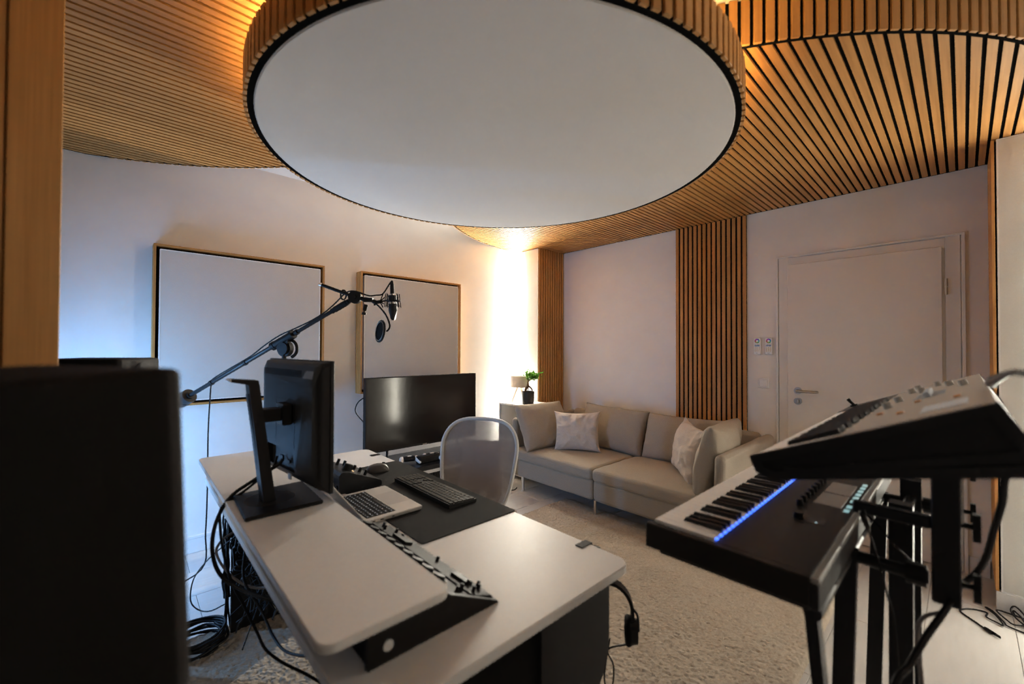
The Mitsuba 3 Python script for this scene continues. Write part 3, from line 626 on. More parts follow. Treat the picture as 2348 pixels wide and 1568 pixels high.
cb, ct = np.array([-1.517, .338, SHZ+.010]), np.array([-1.517, .292, 1.232])
colm = hullm([c+np.array([dx, dy, 0]) for c, wd in ((cb, 1), (ct, .86)) for dx in (-.031*wd, .031*wd) for dy in (-.017*wd, .017*wd)])
obj('stand_column', colm, 'mat_monitor', mon)
obj('column_inlay', hullm([c+np.array([dx, -.0178*wd, z]) for c, wd, z in ((cb, 1, .02), (ct, .86, -.03)) for dx in (-.017*wd, .017*wd)]+[c+np.array([dx, -.0165*wd, z]) for c, wd, z in ((cb, 1, .02), (ct, .86, -.03)) for dx in (-.017*wd, .017*wd)]), 'mat_dark_grey', mon)
obj('carry_handle', hullm([ct+np.array(p) for p in ((-.027, -.015, 0), (.027, -.015, 0), (-.027, .015, -.004), (.027, .015, -.004), (-.027, -.060, .020), (.027, -.060, .020), (-.027, -.058, .010), (.027, -.058, .010), (-.027, .012, .012), (.027, .012, .012))]), 'mat_monitor', mon)
obj('handle_cap', hullm([ct+np.array(p) for p in ((-.027, -.060, .021), (.027, -.060, .021), (-.027, -.068, .016), (.027, -.068, .016), (-.027, -.059, .009), (.027, -.059, .009))]), 'mat_alu', mon)
obj('arm', cat_([bx(-1.545, -1.49, .315, .372, 1.112, 1.152, .003), bx(-1.562, -1.474, .368, .398, 1.098, 1.165, .004)]), 'mat_black', mon)

# ---------------------------------------------------------------- laptop
lap = thing('laptop', 'silver laptop opened wide on the desk mat, keyboard lit', 'laptop')
LX0, LX1, LY0, LY1, LZ = -1.702, -1.390, .606, .830, DZ+.003
obj('body', softslab(Polygon([(LX0, LY0), (LX1, LY0), (LX1, LY1), (LX0, LY1)]).buffer(-.010).buffer(.010, quad_segs=5), LZ+.002, LZ+.0155, .0025), 'mat_alu', lap, 30)
LT = LZ+.0155
obj('foot_pad', bx(LX0+.02, LX1-.02, LY0+.02, LY1-.02, LZ, LZ+.003), 'mat_black', lap)
obj('keyboard_well', bx(LX0+.020, LX1-.022, LY0+.014, LY0+.124, LT-.001, LT+.0004), 'mat_black_matte', lap)
obj('trackpad', bx(-1.615, -1.478, LY0+.131, LY1-.006, LT-.001, LT+.0004, .0003), 'mat_trackpad', lap)
mat('mat_trackpad', (.55, .515, .48), .3, .5, .4)
legend = []
for r in range(6):
    nk = (14, 14, 14, 13, 12, 10)[r]; W = (LX1-.025)-(LX0+.023); wds = [1.0]*nk
    if r == 5: wds = [1, 1, 1, 1.2, 5, 1.2, 1, 1, 1, 1]
    if r == 4: wds[0] = wds[-1] = 1.9
    if r == 3: wds[0] = wds[-1] = 1.5
    tot = sum(wds); x = LX0+.023; h_ = .0155 if r else .0135
    y0 = LY0+.016+(0 if r == 0 else .0135+.0026+(r-1)*.0181)
    for w_ in wds:
        kw = W*w_/tot
        # the user sits at +y, so the row nearest the hinge is the function row and left is +x
        obj('key', bx(LX0+LX1-x-kw+.0012, LX0+LX1-x-.0012, y0+.001, y0+h_, LT+.0002, LT+.0016, .0004), 'mat_black', lap)
        cx_, cy_ = LX0+LX1-x-kw/2, y0+h_/2; a, b_ = lr.uniform(.0012, .0030), lr.uniform(.0010, .0018)
        if not (r == 5 and w_ == 5): legend.append(bx(cx_-a, cx_+a, cy_-b_, cy_+b_, LT+.0014, LT+.00175))
        x += kw
k_ = obj('key_legends', cat_(legend), 'mat_white', lap, emitter=emx((.45, .68, 1.0), .22)); stuff(k_)
ld = unit((0, -.127, .164)); le = np.array([1.0, 0, 0]); ln_ = np.cross(le, ld)
LMx = frame((LX0, LY0+.002, LT-.003), le, ld, ln_)
lid = obj('lid', place(bx(0, LX1-LX0, .002, .208, -.0035, .0015, .0015), LMx), 'mat_alu', lap)
obj('lid_screen', place(bx(.004, LX1-LX0-.004, .010, .204, -.0038, -.0030), LMx), 'mat_screen', lap)
for i, (x0, w_) in enumerate(((.025, .009), (.055, .009), (.10, .006))): obj('port', bx(LX1-.0006, LX1+.0006, LY0+x0, LY0+x0+w_*1.3, LZ+.006, LZ+.0105), 'mat_black', lap)

# ---------------------------------------------------------------- keyboard, mouse, audio console
kb = thing('computer_keyboard', 'dark grey full-size computer keyboard on the desk mat', 'keyboard')
KX0, KX1, KY0, KY1, KZ = -1.765, -1.325, .905, 1.034, DZ+.003
obj('case', hullm([(x, y, z) for x in (KX0, KX1) for (y, z) in ((KY0, KZ), (KY1, KZ), (KY0, KZ+.016), (KY1, KZ+.009))]), 'mat_kb', kb)
mat('mat_kb', (.012, .012, .012), .55, .2); mat('mat_keycap', (.030, .028, .024), .55, .2)
def kbz(y): return KZ+.0165-.007*(y-KY0)/(KY1-KY0)
blocks = [(0, .292, [15, 15, 14, 13, 12, 8]), (.302, .055, [3, 3, 3, 0, 1, 3]), (.364, .072, [4, 4, 4, 4, 4, 3])]
for (bx0, bw, cnt) in blocks:
    for r in range(6):
        nk = cnt[r]
        if not nk: continue
        y0 = KY0+.006+r*.0195+(.002 if r else 0)
        wds = [1.0]*nk
        if nk == 8: wds = [1.25, 1.25, 1.25, 6, 1.25, 1.25, 1.25, 1.25]
        if nk in (12, 13): wds[0] = wds[-1] = 1.9
        if nk == 1: wds = [1]; 
        tot = sum(wds); u = bx0 if nk > 1 else bx0+bw/3; W = bw if nk > 1 else bw/3
        for w_ in wds:
            kw = W*w_/tot; x1 = KX1-.003-u; z = kbz(y0+.008)
            obj('key', bx(x1-kw+.0012, x1-.0012, y0+.0012, y0+.0178, z-.001, z+.0035, .0012), 'mat_keycap', kb); u += kw
ms = thing('mouse', 'dark computer mouse on the desk mat behind the keyboard', 'computer mouse')
def blob(cx, cy, lx_, ly_, hz, yaw, z, hump=.15, n=26):
    u = np.linspace(0, 2*math.pi, n, endpoint=False); t_ = np.linspace(0, math.pi/2, 9); V = []
    for a in t_:
        for b2 in u:
            x = math.copysign(abs(math.cos(b2))**.8, math.cos(b2))*math.cos(a)**.55*lx_; y = math.copysign(abs(math.sin(b2))**.8, math.sin(b2))*math.cos(a)**.55*ly_
            V.append((x*(1-.12*(y/ly_)), y, hz*math.sin(a)*(1-hump*(y/ly_)**2+.12*y/ly_)))
    m = hullm(V); rot(m, yaw); return mv(m, cx, cy, z)
obj('shell', blob(-1.965, .915, .031, .056, .038, R_(-30), DZ+.003), 'mat_mouse', ms, True)
mat('mat_mouse', (.07, .062, .056), .45, .35)
obj('wheel', rot(cyl(.008, (-1.968, .945, DZ+.036), (-1.960, .949, DZ+.036), 14), 0), 'mat_black', ms)
ai = thing('audio_console', 'black wedge-shaped desktop audio console with knobs behind the laptop', 'audio interface')
CXa, CXb = -2.02, -1.762
ap = Polygon([(.655, 0), (.655, .076), (.664, .086), (.672, .088), (.70, .082), (.835, .026), (.842, .018), (.842, 0)])
obj('case', mv(yz(ap, CXa, CXb), 0, 0, DZ+.002), 'mat_black_satin', ai, 25)
def aq(x, s_, d): return (x, .70+s_*.13+.385*d, DZ+.084-.054*s_+.92*d)
for (x, s_, r, h_) in ((-1.83, .10, .021, .026), (-1.93, .05, .007, .028), (-1.80, .62, .007, .022), (-1.97, .4, .007, .022), (-1.9, .55, .007, .02), (-1.86, .62, .007, .02)):
    obj('knob', cyl(r, aq(x, s_, 0), aq(x, s_, h_), 22, r*.92), 'mat_black', ai, 30)
for (x, s_) in ((-1.955, -.05), (-1.845, .32), (-1.825, .30)): obj('lamp', cyl(.0032, aq(x, s_, -.001), aq(x, s_, .0025), 10), 'mat_white', ai, emitter=emx((1, .55, .2), 1.1))
for i in range(6): obj('socket', cyl(.0095, (-1.985+i*.040, .6555, DZ+.026), (-1.985+i*.040, .651, DZ+.026), 16), 'mat_steel' if i in (3, 4) else 'mat_black', ai)
for i in range(4): obj('socket', cyl(.0055, (-1.985+i*.035, .6555, DZ+.056), (-1.985+i*.035, .650, DZ+.056), 12), 'mat_black', ai)
for i, x in enumerate((-1.985, -1.945, -1.905, -1.865)):
    p = [(x, .652, DZ+.026), (x+.002, .615, DZ+.024), (x+.004, .57, DZ+.018), (x+.01*i, .53, DZ+.012), (x+.02*i, .50, DZ+.008)]
    k = tag(obj('patch_cable', tube(p, np.interp(np.arange(33), [0, 10, 11, 32], [.0085, .0085, .0035, .0035]), 8), 'mat_cable', None, True), 'black plug cable in the back of the audio console', 'cable', 'plug cables in the back of the audio console')

# ---------------------------------------------------------------- office chair
ch = thing('office_chair', 'white mesh-back office chair standing at the far side of the desk', 'chair')
cth = R_(30); CM = frame((-1.862, 1.445, 0), (math.cos(cth), math.sin(cth), 0), (-math.sin(cth), math.cos(cth), 0), (0, 0, 1))  # local -y = facing
CT, CBm = .932, .43
def backpt(u, w):       # u across, w up 0..1
    z = CBm+(CT-CBm)*w; return u, .10*(w-.2)+.035*w*w-.35*u*u+.0*w, z
outl = []
for a in np.linspace(-math.pi/2, 1.5*math.pi, 72, endpoint=False):
    c_, s_ = math.cos(a), math.sin(a)
    hw = .235; uu = math.copysign(abs(c_)**.62, c_)*hw; ww = .5+.5*math.copysign(abs(s_)**.62, s_)
    outl.append((uu*(.80+.20*min(1, ww/.75)), ww))
outl = np.array(outl)
obj('back_frame', place(tube([backpt(u, w) for u, w in outl], .0110, 10, closed=True, raw=True), CM), 'mat_white', ch, True)
# woven back: real crosswise threads and uprights between them
thr = []
from shapely.geometry import LineString
op = Polygon(outl)
for w in np.arange(.012, .99, .0082):
    l = op.intersection(LineString([(-.3, w), (.3, w)]))
    if l.is_empty or l.geom_type != 'LineString': continue
    (a, _), (b2, _) = l.coords
    U = np.linspace(a, b2, 11)
    P0 = np.array([backpt(u, w-.0031) for u in U]); P1 = np.array([backpt(u, w+.0031) for u in U])
    V = np.vstack([P0, P1]); n_ = len(U); thr.append(trimesh.Trimesh(V, [[i, i+1, n_+i+1] for i in range(n_-1)]+[[i, n_+i+1, n_+i] for i in range(n_-1)], process=False))
for u in np.arange(-.226, .227, .0056):
    l = op.intersection(LineString([(u, -.1), (u, 1.1)]))
    if l.is_empty or l.geom_type != 'LineString': continue
    (_, a), (_, b2) = l.coords
    Wn = np.linspace(a, b2, 9); P0 = np.array([backpt(u-.0013, w) for w in Wn]); P1 = np.array([backpt(u+.0013, w) for w in Wn]); n_ = len(Wn)
    thr.append(trimesh.Trimesh(np.vstack([P0, P1])+[0, .0006, 0], [[i, i+1, n_+i+1] for i in range(n_-1)]+[[i, n_+i+1, n_+i] for i in range(n_-1)], process=False))
stuff(obj('mesh_back', place(cat_(thr), CM), 'mat_mesh', ch))
lum = pillow(.27, .30, .02, 3, .08, .0, 20); lum.apply_transform(trimesh.transformations.rotation_matrix(math.pi/2-.25, (1, 0, 0))); lum.apply_translation((0, .085, .67))
obj('lumbar_pad', place(lum, CM), 'mat_mesh', ch, True)
obj('back_spine', place(cat_([tube([(0, .13, .66), (0, .12, .52), (0, .09, .42), (0, .02, .375), (0, -.12, .37)], .020, 10), tube([(-.12, .095, .66), (0, .125, .64), (.12, .095, .66)], .010, 8)]), CM), 'mat_white', ch, True)
obj('seat', place(softbox(-.245, .245, -.44, .02, .425, .475, .024, .004, 31), CM), 'mat_mesh', ch, True)
obj('seat_pan', place(rb(-.20, .20, -.38, -.02, .395, .428, .012), CM), 'mat_white', ch, 40)
obj('gas_column', place(cat_([cyl(.026, (0, -.20, .12), (0, -.20, .30), 20), cyl(.017, (0, -.20, .30), (0, -.20, .40), 20)]), CM), 'mat_steel', ch, 30)
for i in range(5):
    a = i*2*math.pi/5+.3; d = np.array([math.cos(a), math.sin(a), 0]); c0 = np.array([0, -.20, 0])
    lg = obj('leg', place(hullm([c0+d*r_+np.array([-d[1], d[0], 0])*s_*w_+[0, 0, z] for (r_, w_, z) in ((.02, .024, .095), (.02, .024, .135), (.31, .015, .068), (.31, .015, .092)) for s_ in (-1, 1)]), CM), 'mat_white', ch)
    e_ = c0+d*.30; sd = np.array([-d[1], d[0], 0])
    obj('caster', place(cat_([cyl(.030, e_+sd*s_*.008+[0, 0, .030], e_+sd*s_*.024+[0, 0, .030], 20) for s_ in (-1, 1)]+[cyl(.006, e_+[0, 0, .03], e_+[0, 0, .075], 8)]), CM), 'mat_black', lg)

# ---------------------------------------------------------------- microphone boom, microphone, pop filter
ms_ = thing('microphone_stand', 'tall black boom stand with counterweight reaching over the desk', 'microphone stand')
PV = np.array([-2.51, .632, 1.328]); dB = unit((.975, .586, .546)); BO = PV+np.array([0, 0, .062])
cw = BO-dB*.763; md = BO+dB*.499
obj('pole', cat_([cyl(.0125, (PV[0], PV[1], .02), PV-[0, 0, .02], 16), cyl(.018, (PV[0], PV[1], .02), (PV[0], PV[1], .62), 16)]), 'mat_black_satin', ms_, 30)
obj('base', lathe([(0, 0), (.155, 0), (.155, .010), (.145, .018), (.02, .026), (0, .026)], 40, (PV[0]-.02, PV[1]+.02, 0)), 'mat_black', ms_, 30)
side = unit(np.cross(dB, (0, 0, 1))); upb = np.cross(side, dB)
obj('boom', cat_([cyl(.0115, cw, BO+dB*.05, 16), cyl(.0100, BO+dB*.05, md, 16)]), 'mat_black_satin', ms_, 30)
obj('grip', cat_([cyl(.0155, BO+dB*.36, BO+dB*.44, 16), cyl(.0135, BO+dB*.34, BO+dB*.455, 16)]), 'mat_black', ms_, 30)
wt = obj('counterweight', cat_([cyl(.041, cw-dB*.085, cw, 32), cyl(.043, cw-dB*.05, cw-dB*.045, 32), cyl(.02, cw, cw+dB*.012, 24)]), 'mat_black_satin', ms_, 30)
sl = obj('boom_clamp', cat_([cyl(.0215, BO-dB*.085, BO+dB*.06, 20), cyl(.024, BO-dB*.09, BO-dB*.07, 20), cyl(.024, BO+dB*.05, BO+dB*.066, 20)]), 'mat_black', ms_, 30)
jc = PV+np.array([0, 0, .012])
obj('joint_disc', cat_([cyl(.044, jc-side*.020, jc+side*.006, 32), cyl(.034, jc+side*.006, jc+side*.018, 28), hullm([q_ for s_ in (-.012, .012) for q_ in (jc+side*s_+dB*-.03, jc+side*s_+dB*.03, BO+side*s_-dB*.06-upb*.01, BO+side*s_+dB*.035-upb*.01)])]), 'mat_black', ms_, 30)
hd = np.array([0.679, .734, 0.0]); jb = jc+hd*.026
arc = [jb+.048*(math.cos(a)*hd*.9+math.sin(a)*np.array([0, 0, 1])) for a in np.linspace(-1.25, 1.35, 14)]
obj('lever', tube(arc, .0085, 8), 'mat_black', ms_, True)
DEP = lambda r, u, d=2.15: EYE+FWD*d+RGT*r+UPV*u     # points of the microphone group in one upright plane 2.15 m off
mid = DEP(-.8066, .2270); tip = DEP(-.9796, .2898); a2 = DEP(-.7280, .2112); ho = DEP(-.672, .198)
md_j = md
obj('swivel_disc', cat_([cyl(.033, mid-FWD*.016, mid+FWD*.010, 32), cyl(.010, mid-FWD*.022, mid-FWD*.016, 16)]), 'mat_black', ms_, 30)
obj('swivel_bracket', hullm([md-dB*.03+upb*.012, md-dB*.03-upb*.012, md+dB*.01+upb*.014, md+dB*.01-upb*.014, mid+FWD*.008+UPV*.02, mid-FWD*.008-UPV*.02, mid+RGT*.01, mid-RGT*.02]), 'mat_black', ms_)
obj('swivel_ring', tube([mid-RGT*.062+UPV*.012+.024*(math.cos(a)*RGT*.6+math.sin(a)*UPV) for a in np.linspace(0, 6.283, 14, endpoint=False)], .004, 6, closed=True), 'mat_black', ms_, True)
obj('upper_arm', cat_([cyl(.0085, tip, mid+(mid-tip)*.0, 14), cyl(.011, mid+(a2-mid)*.3, a2, 14)]), 'mat_black', ms_, 30)
obj('arm_tip', cyl(.0085, tip, tip+unit(tip-mid)*.014, 14), 'mat_chrome', ms_, 30)
obj('clamp_block', hullm([a2+RGT*x+UPV*y+FWD*z for x in (-.035, .012) for y in (-.008, .012) for z in (-.012, .012)]), 'mat_black', ms_)
obj('clamp_knob', cat_([cyl(.010, DEP(-.752, .190), DEP(-.760, .158), 14), cyl(.003, DEP(-.760, .158), DEP(-.762, .146), 8), cyl(.011, DEP(-.762, .149), DEP(-.7635, .137), 14)]), 'mat_black', ms_, 30)
mic = thing('microphone', 'black studio microphone hanging upside down in a spider shock mount', 'microphone')
mc = DEP(-.6155, .2155); ax = unit(UPV*1.0-RGT*.035)
def onax(t_): return mc+ax*t_
obj('connector', cat_([cyl(.011, onax(.028), onax(.078), 16, .0095), cyl(.0095, onax(.078), onax(.098), 16, .005)]), 'mat_black', mic, 30)
obj('ring', cat_([cyl(.0125, onax(.020), onax(.030), 20), cyl(.0212, onax(-.022), onax(-.012), 24)]), 'mat_chrome', mic, 30)
obj('body', cat_([cyl(.020, onax(-.012), onax(.022), 24), cyl(.0235, onax(-.012), onax(-.004), 24), cyl(.0215, onax(-.048), onax(-.022), 24)]), 'mat_black_satin', mic, 30)
hb = hullm([onax(-.048)+(RGT*math.cos(a)*.0215+FWD*math.sin(a)*.0215) for a in np.linspace(0, 6.28, 20)]+[onax(-.056)+(RGT*math.cos(a)*.0222+FWD*math.sin(a)*.020) for a in np.linspace(0, 6.28, 20)]+[onax(-.100)+RGT*x+FWD*y for x in (-.009, .009) for y in (-.014, .014)]+[onax(-.106)+RGT*x+FWD*y for x in (-.005, .005) for y in (-.011, .011)])
obj('grille', hb, 'mat_black_satin', mic)
obj('grille_seam', cyl(.0022, onax(-.058)-FWD*.0205+RGT*.001, onax(-.100)-FWD*.0135, 8), 'mat_dark_grey', mic)
sm = thing('shock_mount', 'black spider shock mount holding the studio microphone', 'shock mount')
rods = []
for rad_, h0, h1, r_ in ((.037, -.045, .035, .0018),):
    for i in range(8):
        a = i*math.pi/4+.2; o_ = RGT*math.cos(a)+FWD*math.sin(a)
        obj('rod', cyl(.0022, onax(-.040)+o_*.040, onax(.030)+o_*.034, 8), 'mat_black', sm)
        for s_ in (-1, 1):
            a_2 = a+s_*.39; o2 = RGT*math.cos(a_2)+FWD*math.sin(a_2)
            rods.append(cyl(.0011, onax(.026 if s_ > 0 else -.036)+o_*.036, onax(-.008)+o2*.0235, 6))
stuff(obj('elastic_cords', cat_(rods), 'mat_cable', sm))
ring_ = lambda t_, r_, w_: tube([onax(t_)+r_*(RGT*math.cos(a)+FWD*math.sin(a)) for a in np.linspace(0, 6.283, 24, endpoint=False)], w_, 6, 2, closed=True)
obj('ring', ring_(-.006, .0385, .0024), 'mat_black', sm, True); obj('ring', ring_(-.006, .025, .003), 'mat_black', sm, True)
hub = DEP(-.690, .206)
obj('holder_arm', cat_([cyl(.008, a2, DEP(-.703, .201), 14), cyl(.011, DEP(-.716, .207), DEP(-.70, .201), 14), cyl(.009, DEP(-.703, .201), DEP(-.678, .205), 12), cyl(.0045, DEP(-.678, .205), onax(-.006)-RGT*.0385, 10), cyl(.005, DEP(-.706, .197), DEP(-.709, .185), 10)]), 'mat_black', sm, 30)
obj('fork', cat_([cyl(.0028, DEP(-.680, .205), onax(t_)-RGT*(.037+abs(t_)*.35), 8) for t_ in (.030, .012, -.022, -.040)]), 'mat_black', sm)
pf = thing('pop_filter', 'round black pop filter on a bent gooseneck below the microphone', 'pop filter')
pc = DEP(-.6785, .0528); pn = unit(-FWD*.62-RGT*.75+UPV*.12); pu = unit(np.cross(pn, UPV)); pv = np.cross(pu, pn)
prim = [pc+.054*(math.cos(a)*pu+math.sin(a)*pv) for a in np.linspace(0, 6.283, 40, endpoint=False)]
obj('rim', tube(prim, .0052, 10, 2, closed=True), 'mat_black', pf, True)
obj('inner_rim', tube([pc+pn*.005+.049*(math.cos(a)*pu+math.sin(a)*pv) for a in np.linspace(0, 6.283, 40, endpoint=False)], .0011, 6, 2, closed=True), 'mat_steel', pf, True)
dsk = lambda o_, r_: hullm([o_+s_*pn*.0008+r_*(math.cos(a)*pu+math.sin(a)*pv) for a in np.linspace(0, 6.283, 40) for s_ in (-1, 1)])
obj('fabric', dsk(pc, .052), 'mat_black_matte', pf)
obj('gooseneck', tube([DEP(-.706, .197), DEP(-.685, .180), DEP(-.652, .140), DEP(-.634, .100), DEP(-.630, .075), DEP(-.640, .057), pc+RGT*.031], .0042, 8), 'mat_cable', pf, True)
mcb = [onax(.092), onax(.085)-RGT*.010, DEP(-.665, .246), DEP(-.70, .238), DEP(-.74, .236), mid+UPV*.03-FWD*.01, mid-RGT*.05+UPV*.022, md-dB*.12+upb*.030, md-dB*.20+upb*.016, BO+dB*.20+upb*.014, BO+dB*.08+upb*.024, BO-dB*.02+upb*.034, BO-dB*.13+upb*.030, BO-dB*.26+upb*.016, BO-dB*.42+upb*.017, BO-dB*.56+upb*.0145]
dp = BO-dB*.585-upb*.012
mcb += [dp, dp+[0.004, -.004, -.06], (dp[0]+.008, dp[1]-.012, .85), (dp[0]+.01, dp[1]-.012, .55), (dp[0]+.03, dp[1]-.02, .30), (dp[0]+.05, dp[1]-.04, .10), (-2.94, .10, .012), (-2.80, -.02, .005)]
tag(obj('microphone_cable', tube(mcb, .0036, 7, 6), 'mat_cable', None, True), 'black cable running along the boom from the microphone and hanging to the floor', 'cable')
for t_ in (-.585, -.31, .08): obj('cable_tie', cyl(.0150, BO+dB*t_, BO+dB*(t_+.018), 12), 'mat_black', ms_, 30)
# ---------------------------------------------------------------- loudspeakers on stands
def speaker(label, slabel, c, yaw, ztop, tilt):
    k = thing('loudspeaker', label, 'loudspeaker', None)
    W, D, H = .25, .28, .385
    M = frame((c[0], c[1], ztop-H), (math.cos(yaw), math.sin(yaw), 0), (-math.sin(yaw), math.cos(yaw), 0), (0, 0, 1))   # local +y = front
    M = M @ trimesh.transformations.rotation_matrix(tilt, (1, 0, 0))
    obj('cabinet', place(rb(-W/2, W/2, -D/2, D/2-.012, 0, H, .012), M), 'mat_black_matte', k, 40)
    obj('baffle', place(rb(-W/2+.001, W/2-.001, D/2-.022, D/2, .001, H-.001, .009), M), 'mat_speaker_front', k, 40)
    o = lambda r0, r1, z, y0, y1: rot(lathe([(r0, y0), (r1, y0), (r1, y1), (r0, y1), (r0, y0)], 36), -math.pi/2, (1, 0, 0)).apply_translation((0, D/2, z))
    obj('woofer', place(rot(lathe([(0, .002), (.03, .003), (.032, -.004), (.082, .010), (.086, .012), (.098, .009), (.100, 0)], 40), -math.pi/2, (1, 0, 0)).apply_translation((0, D/2, .135)), M), 'mat_black', k, 30)
    obj('waveguide', place(o(.026, .062, .305, 0, .004), M), 'mat_black', k, 30)
    obj('tweeter', place(rot(lathe([(0, .010), (.012, .007), (.018, 0), (.026, 0), (.028, -.004)], 30), -math.pi/2, (1, 0, 0)).apply_translation((0, D/2, .305)), M), 'mat_black_satin', k, 30)
    s = thing('speaker_stand', slabel, 'speaker stand', None)
    zt = ztop-H-.010; fx, fy = -math.sin(yaw), math.cos(yaw)
    obj('top_plate', place(bx(-.11, .11, -.12, .12, -.010, -.001, .002), M), 'mat_black', s)
    obj('pole', cyl(.024, (c[0], c[1], .012), (c[0], c[1], zt-.004), 20), 'mat_black', s, 30)
    obj('base', bx(c[0]-.13, c[0]+.13, c[1]-.13, c[1]+.13, 0, .012, .003), 'mat_black', s)
mat('mat_speaker_front', (.022, .022, .023), .6, .2)
f_ = math.radians(30)
speaker('black loudspeaker close by at the lower left, out of focus, back turned to us', 'black speaker stand under the close loudspeaker', (-.634-.87*.125+.5*.14, .0665-.5*.125-.87*.14), f_, 1.320, math.radians(2.6))
speaker('black loudspeaker farther off at the left, its top peeking over the closer one', 'black speaker stand under the farther loudspeaker', (-2.22-.87*.125-.5*.14, -.014+.5*.125-.87*.14), -f_, 1.300, 0)

# ---------------------------------------------------------------- headphones on the desk end
hp = thing('headphones', 'black headphones hanging under the front right corner of the desk', 'headphones')
hc = np.array([-.775, 1.140, .505]); hx_, hz_ = np.array([.80, .60, 0]), np.array([0, 0, 1.0]); hn = np.array([-.6, .8, 0])
arc_ = [hc+hx_*(.075*math.sin(a))+hz_*(.095*math.cos(a))+hn*.012 for a in np.linspace(-1.75, 1.75, 18)]
def band(P, w, t_, nrm):
    P = np.array(P); tg = np.gradient(P, axis=0); tg /= np.linalg.norm(tg, axis=1, keepdims=True); o_ = np.cross(tg, nrm)
    q_ = np.stack([P+nrm*w+o_*t_, P-nrm*w+o_*t_, P-nrm*w-o_*t_, P+nrm*w-o_*t_], 1); n_ = len(P); V = q_.reshape(-1, 3); F = []
    for i in range(n_-1):
        for j in range(4): a, b2 = i*4+j, i*4+(j+1) % 4; F += [[a, b2, b2+4], [a, b2+4, a+4]]
    F += [[0, 2, 1], [0, 3, 2], [n_*4-4, n_*4-3, n_*4-2], [n_*4-4, n_*4-2, n_*4-1]]
    m = trimesh.Trimesh(V, F, process=False); m.fix_normals(); return m
obj('headband', band(arc_, .017, .005, hn), 'mat_black', hp)
for s_ in (-1, 1):
    c = hc+hx_*.072*s_-hz_*.055+hn*.012
    obj('yoke', cat_([tube([c+hz_*.075, c+hz_*.05+hx_*s_*.018, c+hx_*s_*.022], .004, 6)]), 'mat_black_satin', hp, True)
    cup = obj('ear_cup', cat_([cyl(.040, c-hx_*.004*s_, c+hx_*.018*s_, 28, .034)]), 'mat_black', hp, 30)
    obj('cushion', tube([c-hx_*.010*s_+.031*(math.cos(a)*hn+math.sin(a)*hz_*1.15) for a in np.linspace(0, 6.283, 24, endpoint=False)], .0105, 8, 2, closed=True), 'mat_black_matte', cup, True)
obj('hook', cat_([bx(-.80, -.775, 1.035, 1.062, DZ-.10, DZ-.0255, .002), tube([(-.787, 1.05, DZ-.095), (-.787, 1.10, DZ-.115), (-.775, 1.15, DZ-.128), (-.765, 1.17, DZ-.115)], .006, 8)]), 'mat_black', hp)
obj('cord', tube([hc+hx_*.06-hz_*.09, (-.780, 1.145, .385), (-.78, 1.175, .320), (-.780, 1.172, .262), (-.782, 1.150, .245), (-.782, 1.128, .30), (-.778, 1.135, .370), (-.776, 1.150, .42)], .0028, 6), 'mat_cable', hp, True)

# ---------------------------------------------------------------- cables behind and under the desk
def cable(label, P, r=.0035, m='mat_cable', name='cable', group=None, sub=8):
    return tag(obj(name, tube(P, r, 8, sub), m, None, True), label, 'cable', group)
cable('thick black cable looping from the back of the monitor down behind the shelf', [(-1.560, .392, .972), (-1.56, .381, .957), (-1.570, .347, .935), (-1.6, .307, .903), (-1.62, .256, .863), (-1.62, .222, .806), (-1.6, .205, .742), (-1.58, .209, .680), (-1.56, .229, .634), (-1.5, .263, .613), (-1.4, .305, .613), (-1.3, .36, .62)], .0058)
cable('black cable running from the monitor down past the desk edge to the rug', [(-1.605, .386, .975), (-1.60, .372, .940), (-1.605, .338, .911), (-1.62, .293, .872), (-1.62, .232, .835), (-1.62, .228, .772), (-1.6, .235, .694), (-1.55, .25, .617), (-1.5, .275, .555), (-1.45, .3, .489), (-1.4, .313, .458), (-1.35, .347, .430), (-1.3, .392, .404), (-1.22, .45, .37)], .0042)
cable('black cable sagging below the shelf from the cable nest towards the desk corner', [(-1.75, .32, .62), (-1.7, .310, .540), (-1.6, .343, .467), (-1.5, .353, .433), (-1.4, .360, .435), (-1.3, .380, .462), (-1.2, .40, .509), (-1.1, .42, .567)], .0042)
mat('mat_cable_grey', (.16, .145, .14), .5, .3)
cable('flat grey cable looping out from under the shelf beside the thick one', [(-2.05, .42, .60), (-2.0, .357, .603), (-2.0, .322, .601), (-1.98, .283, .588), (-1.95, .263, .568), (-1.9, .269, .539), (-1.85, .296, .500), (-1.8, .336, .470), (-1.75, .375, .467), (-1.7, .398, .495), (-1.68, .42, .53)], .0045, 'mat_cable_grey')
cable('thin black cable drooping in a wide loop between cable nest and boom cable', [(-2.22, .40, .52), (-2.25, .358, .479), (-2.3, .317, .426), (-2.4, .281, .345), (-2.5, .251, .245), (-2.5, .238, .178), (-2.48, .242, .134), (-2.45, .272, .105), (-2.4, .308, .113), (-2.36, .36, .144)], .0028)
cr = np.random.default_rng(5); nest = []
for i in range(70):
    x, y = cr.uniform(-2.31, -2.0), cr.uniform(.37, .60); zt = cr.uniform(.40, .68); zb = cr.uniform(.10, .5)
    P = [(x, y, zt)]
    for j in range(1, 5):
        P.append((x+cr.normal(0, .02), y+cr.normal(0, .03), zt+(zb-zt)*j/5))
    P.append((x+cr.normal(0, .05), y+cr.normal(0, .08), zb))
    P = [(min(max(p[0], -2.308), -1.8), min(max(p[1], .36), .58), max(p[2], .03)) for p in P]
    nest.append(tube(P, cr.choice([.0028, .0036, .0045]), 6, 6))
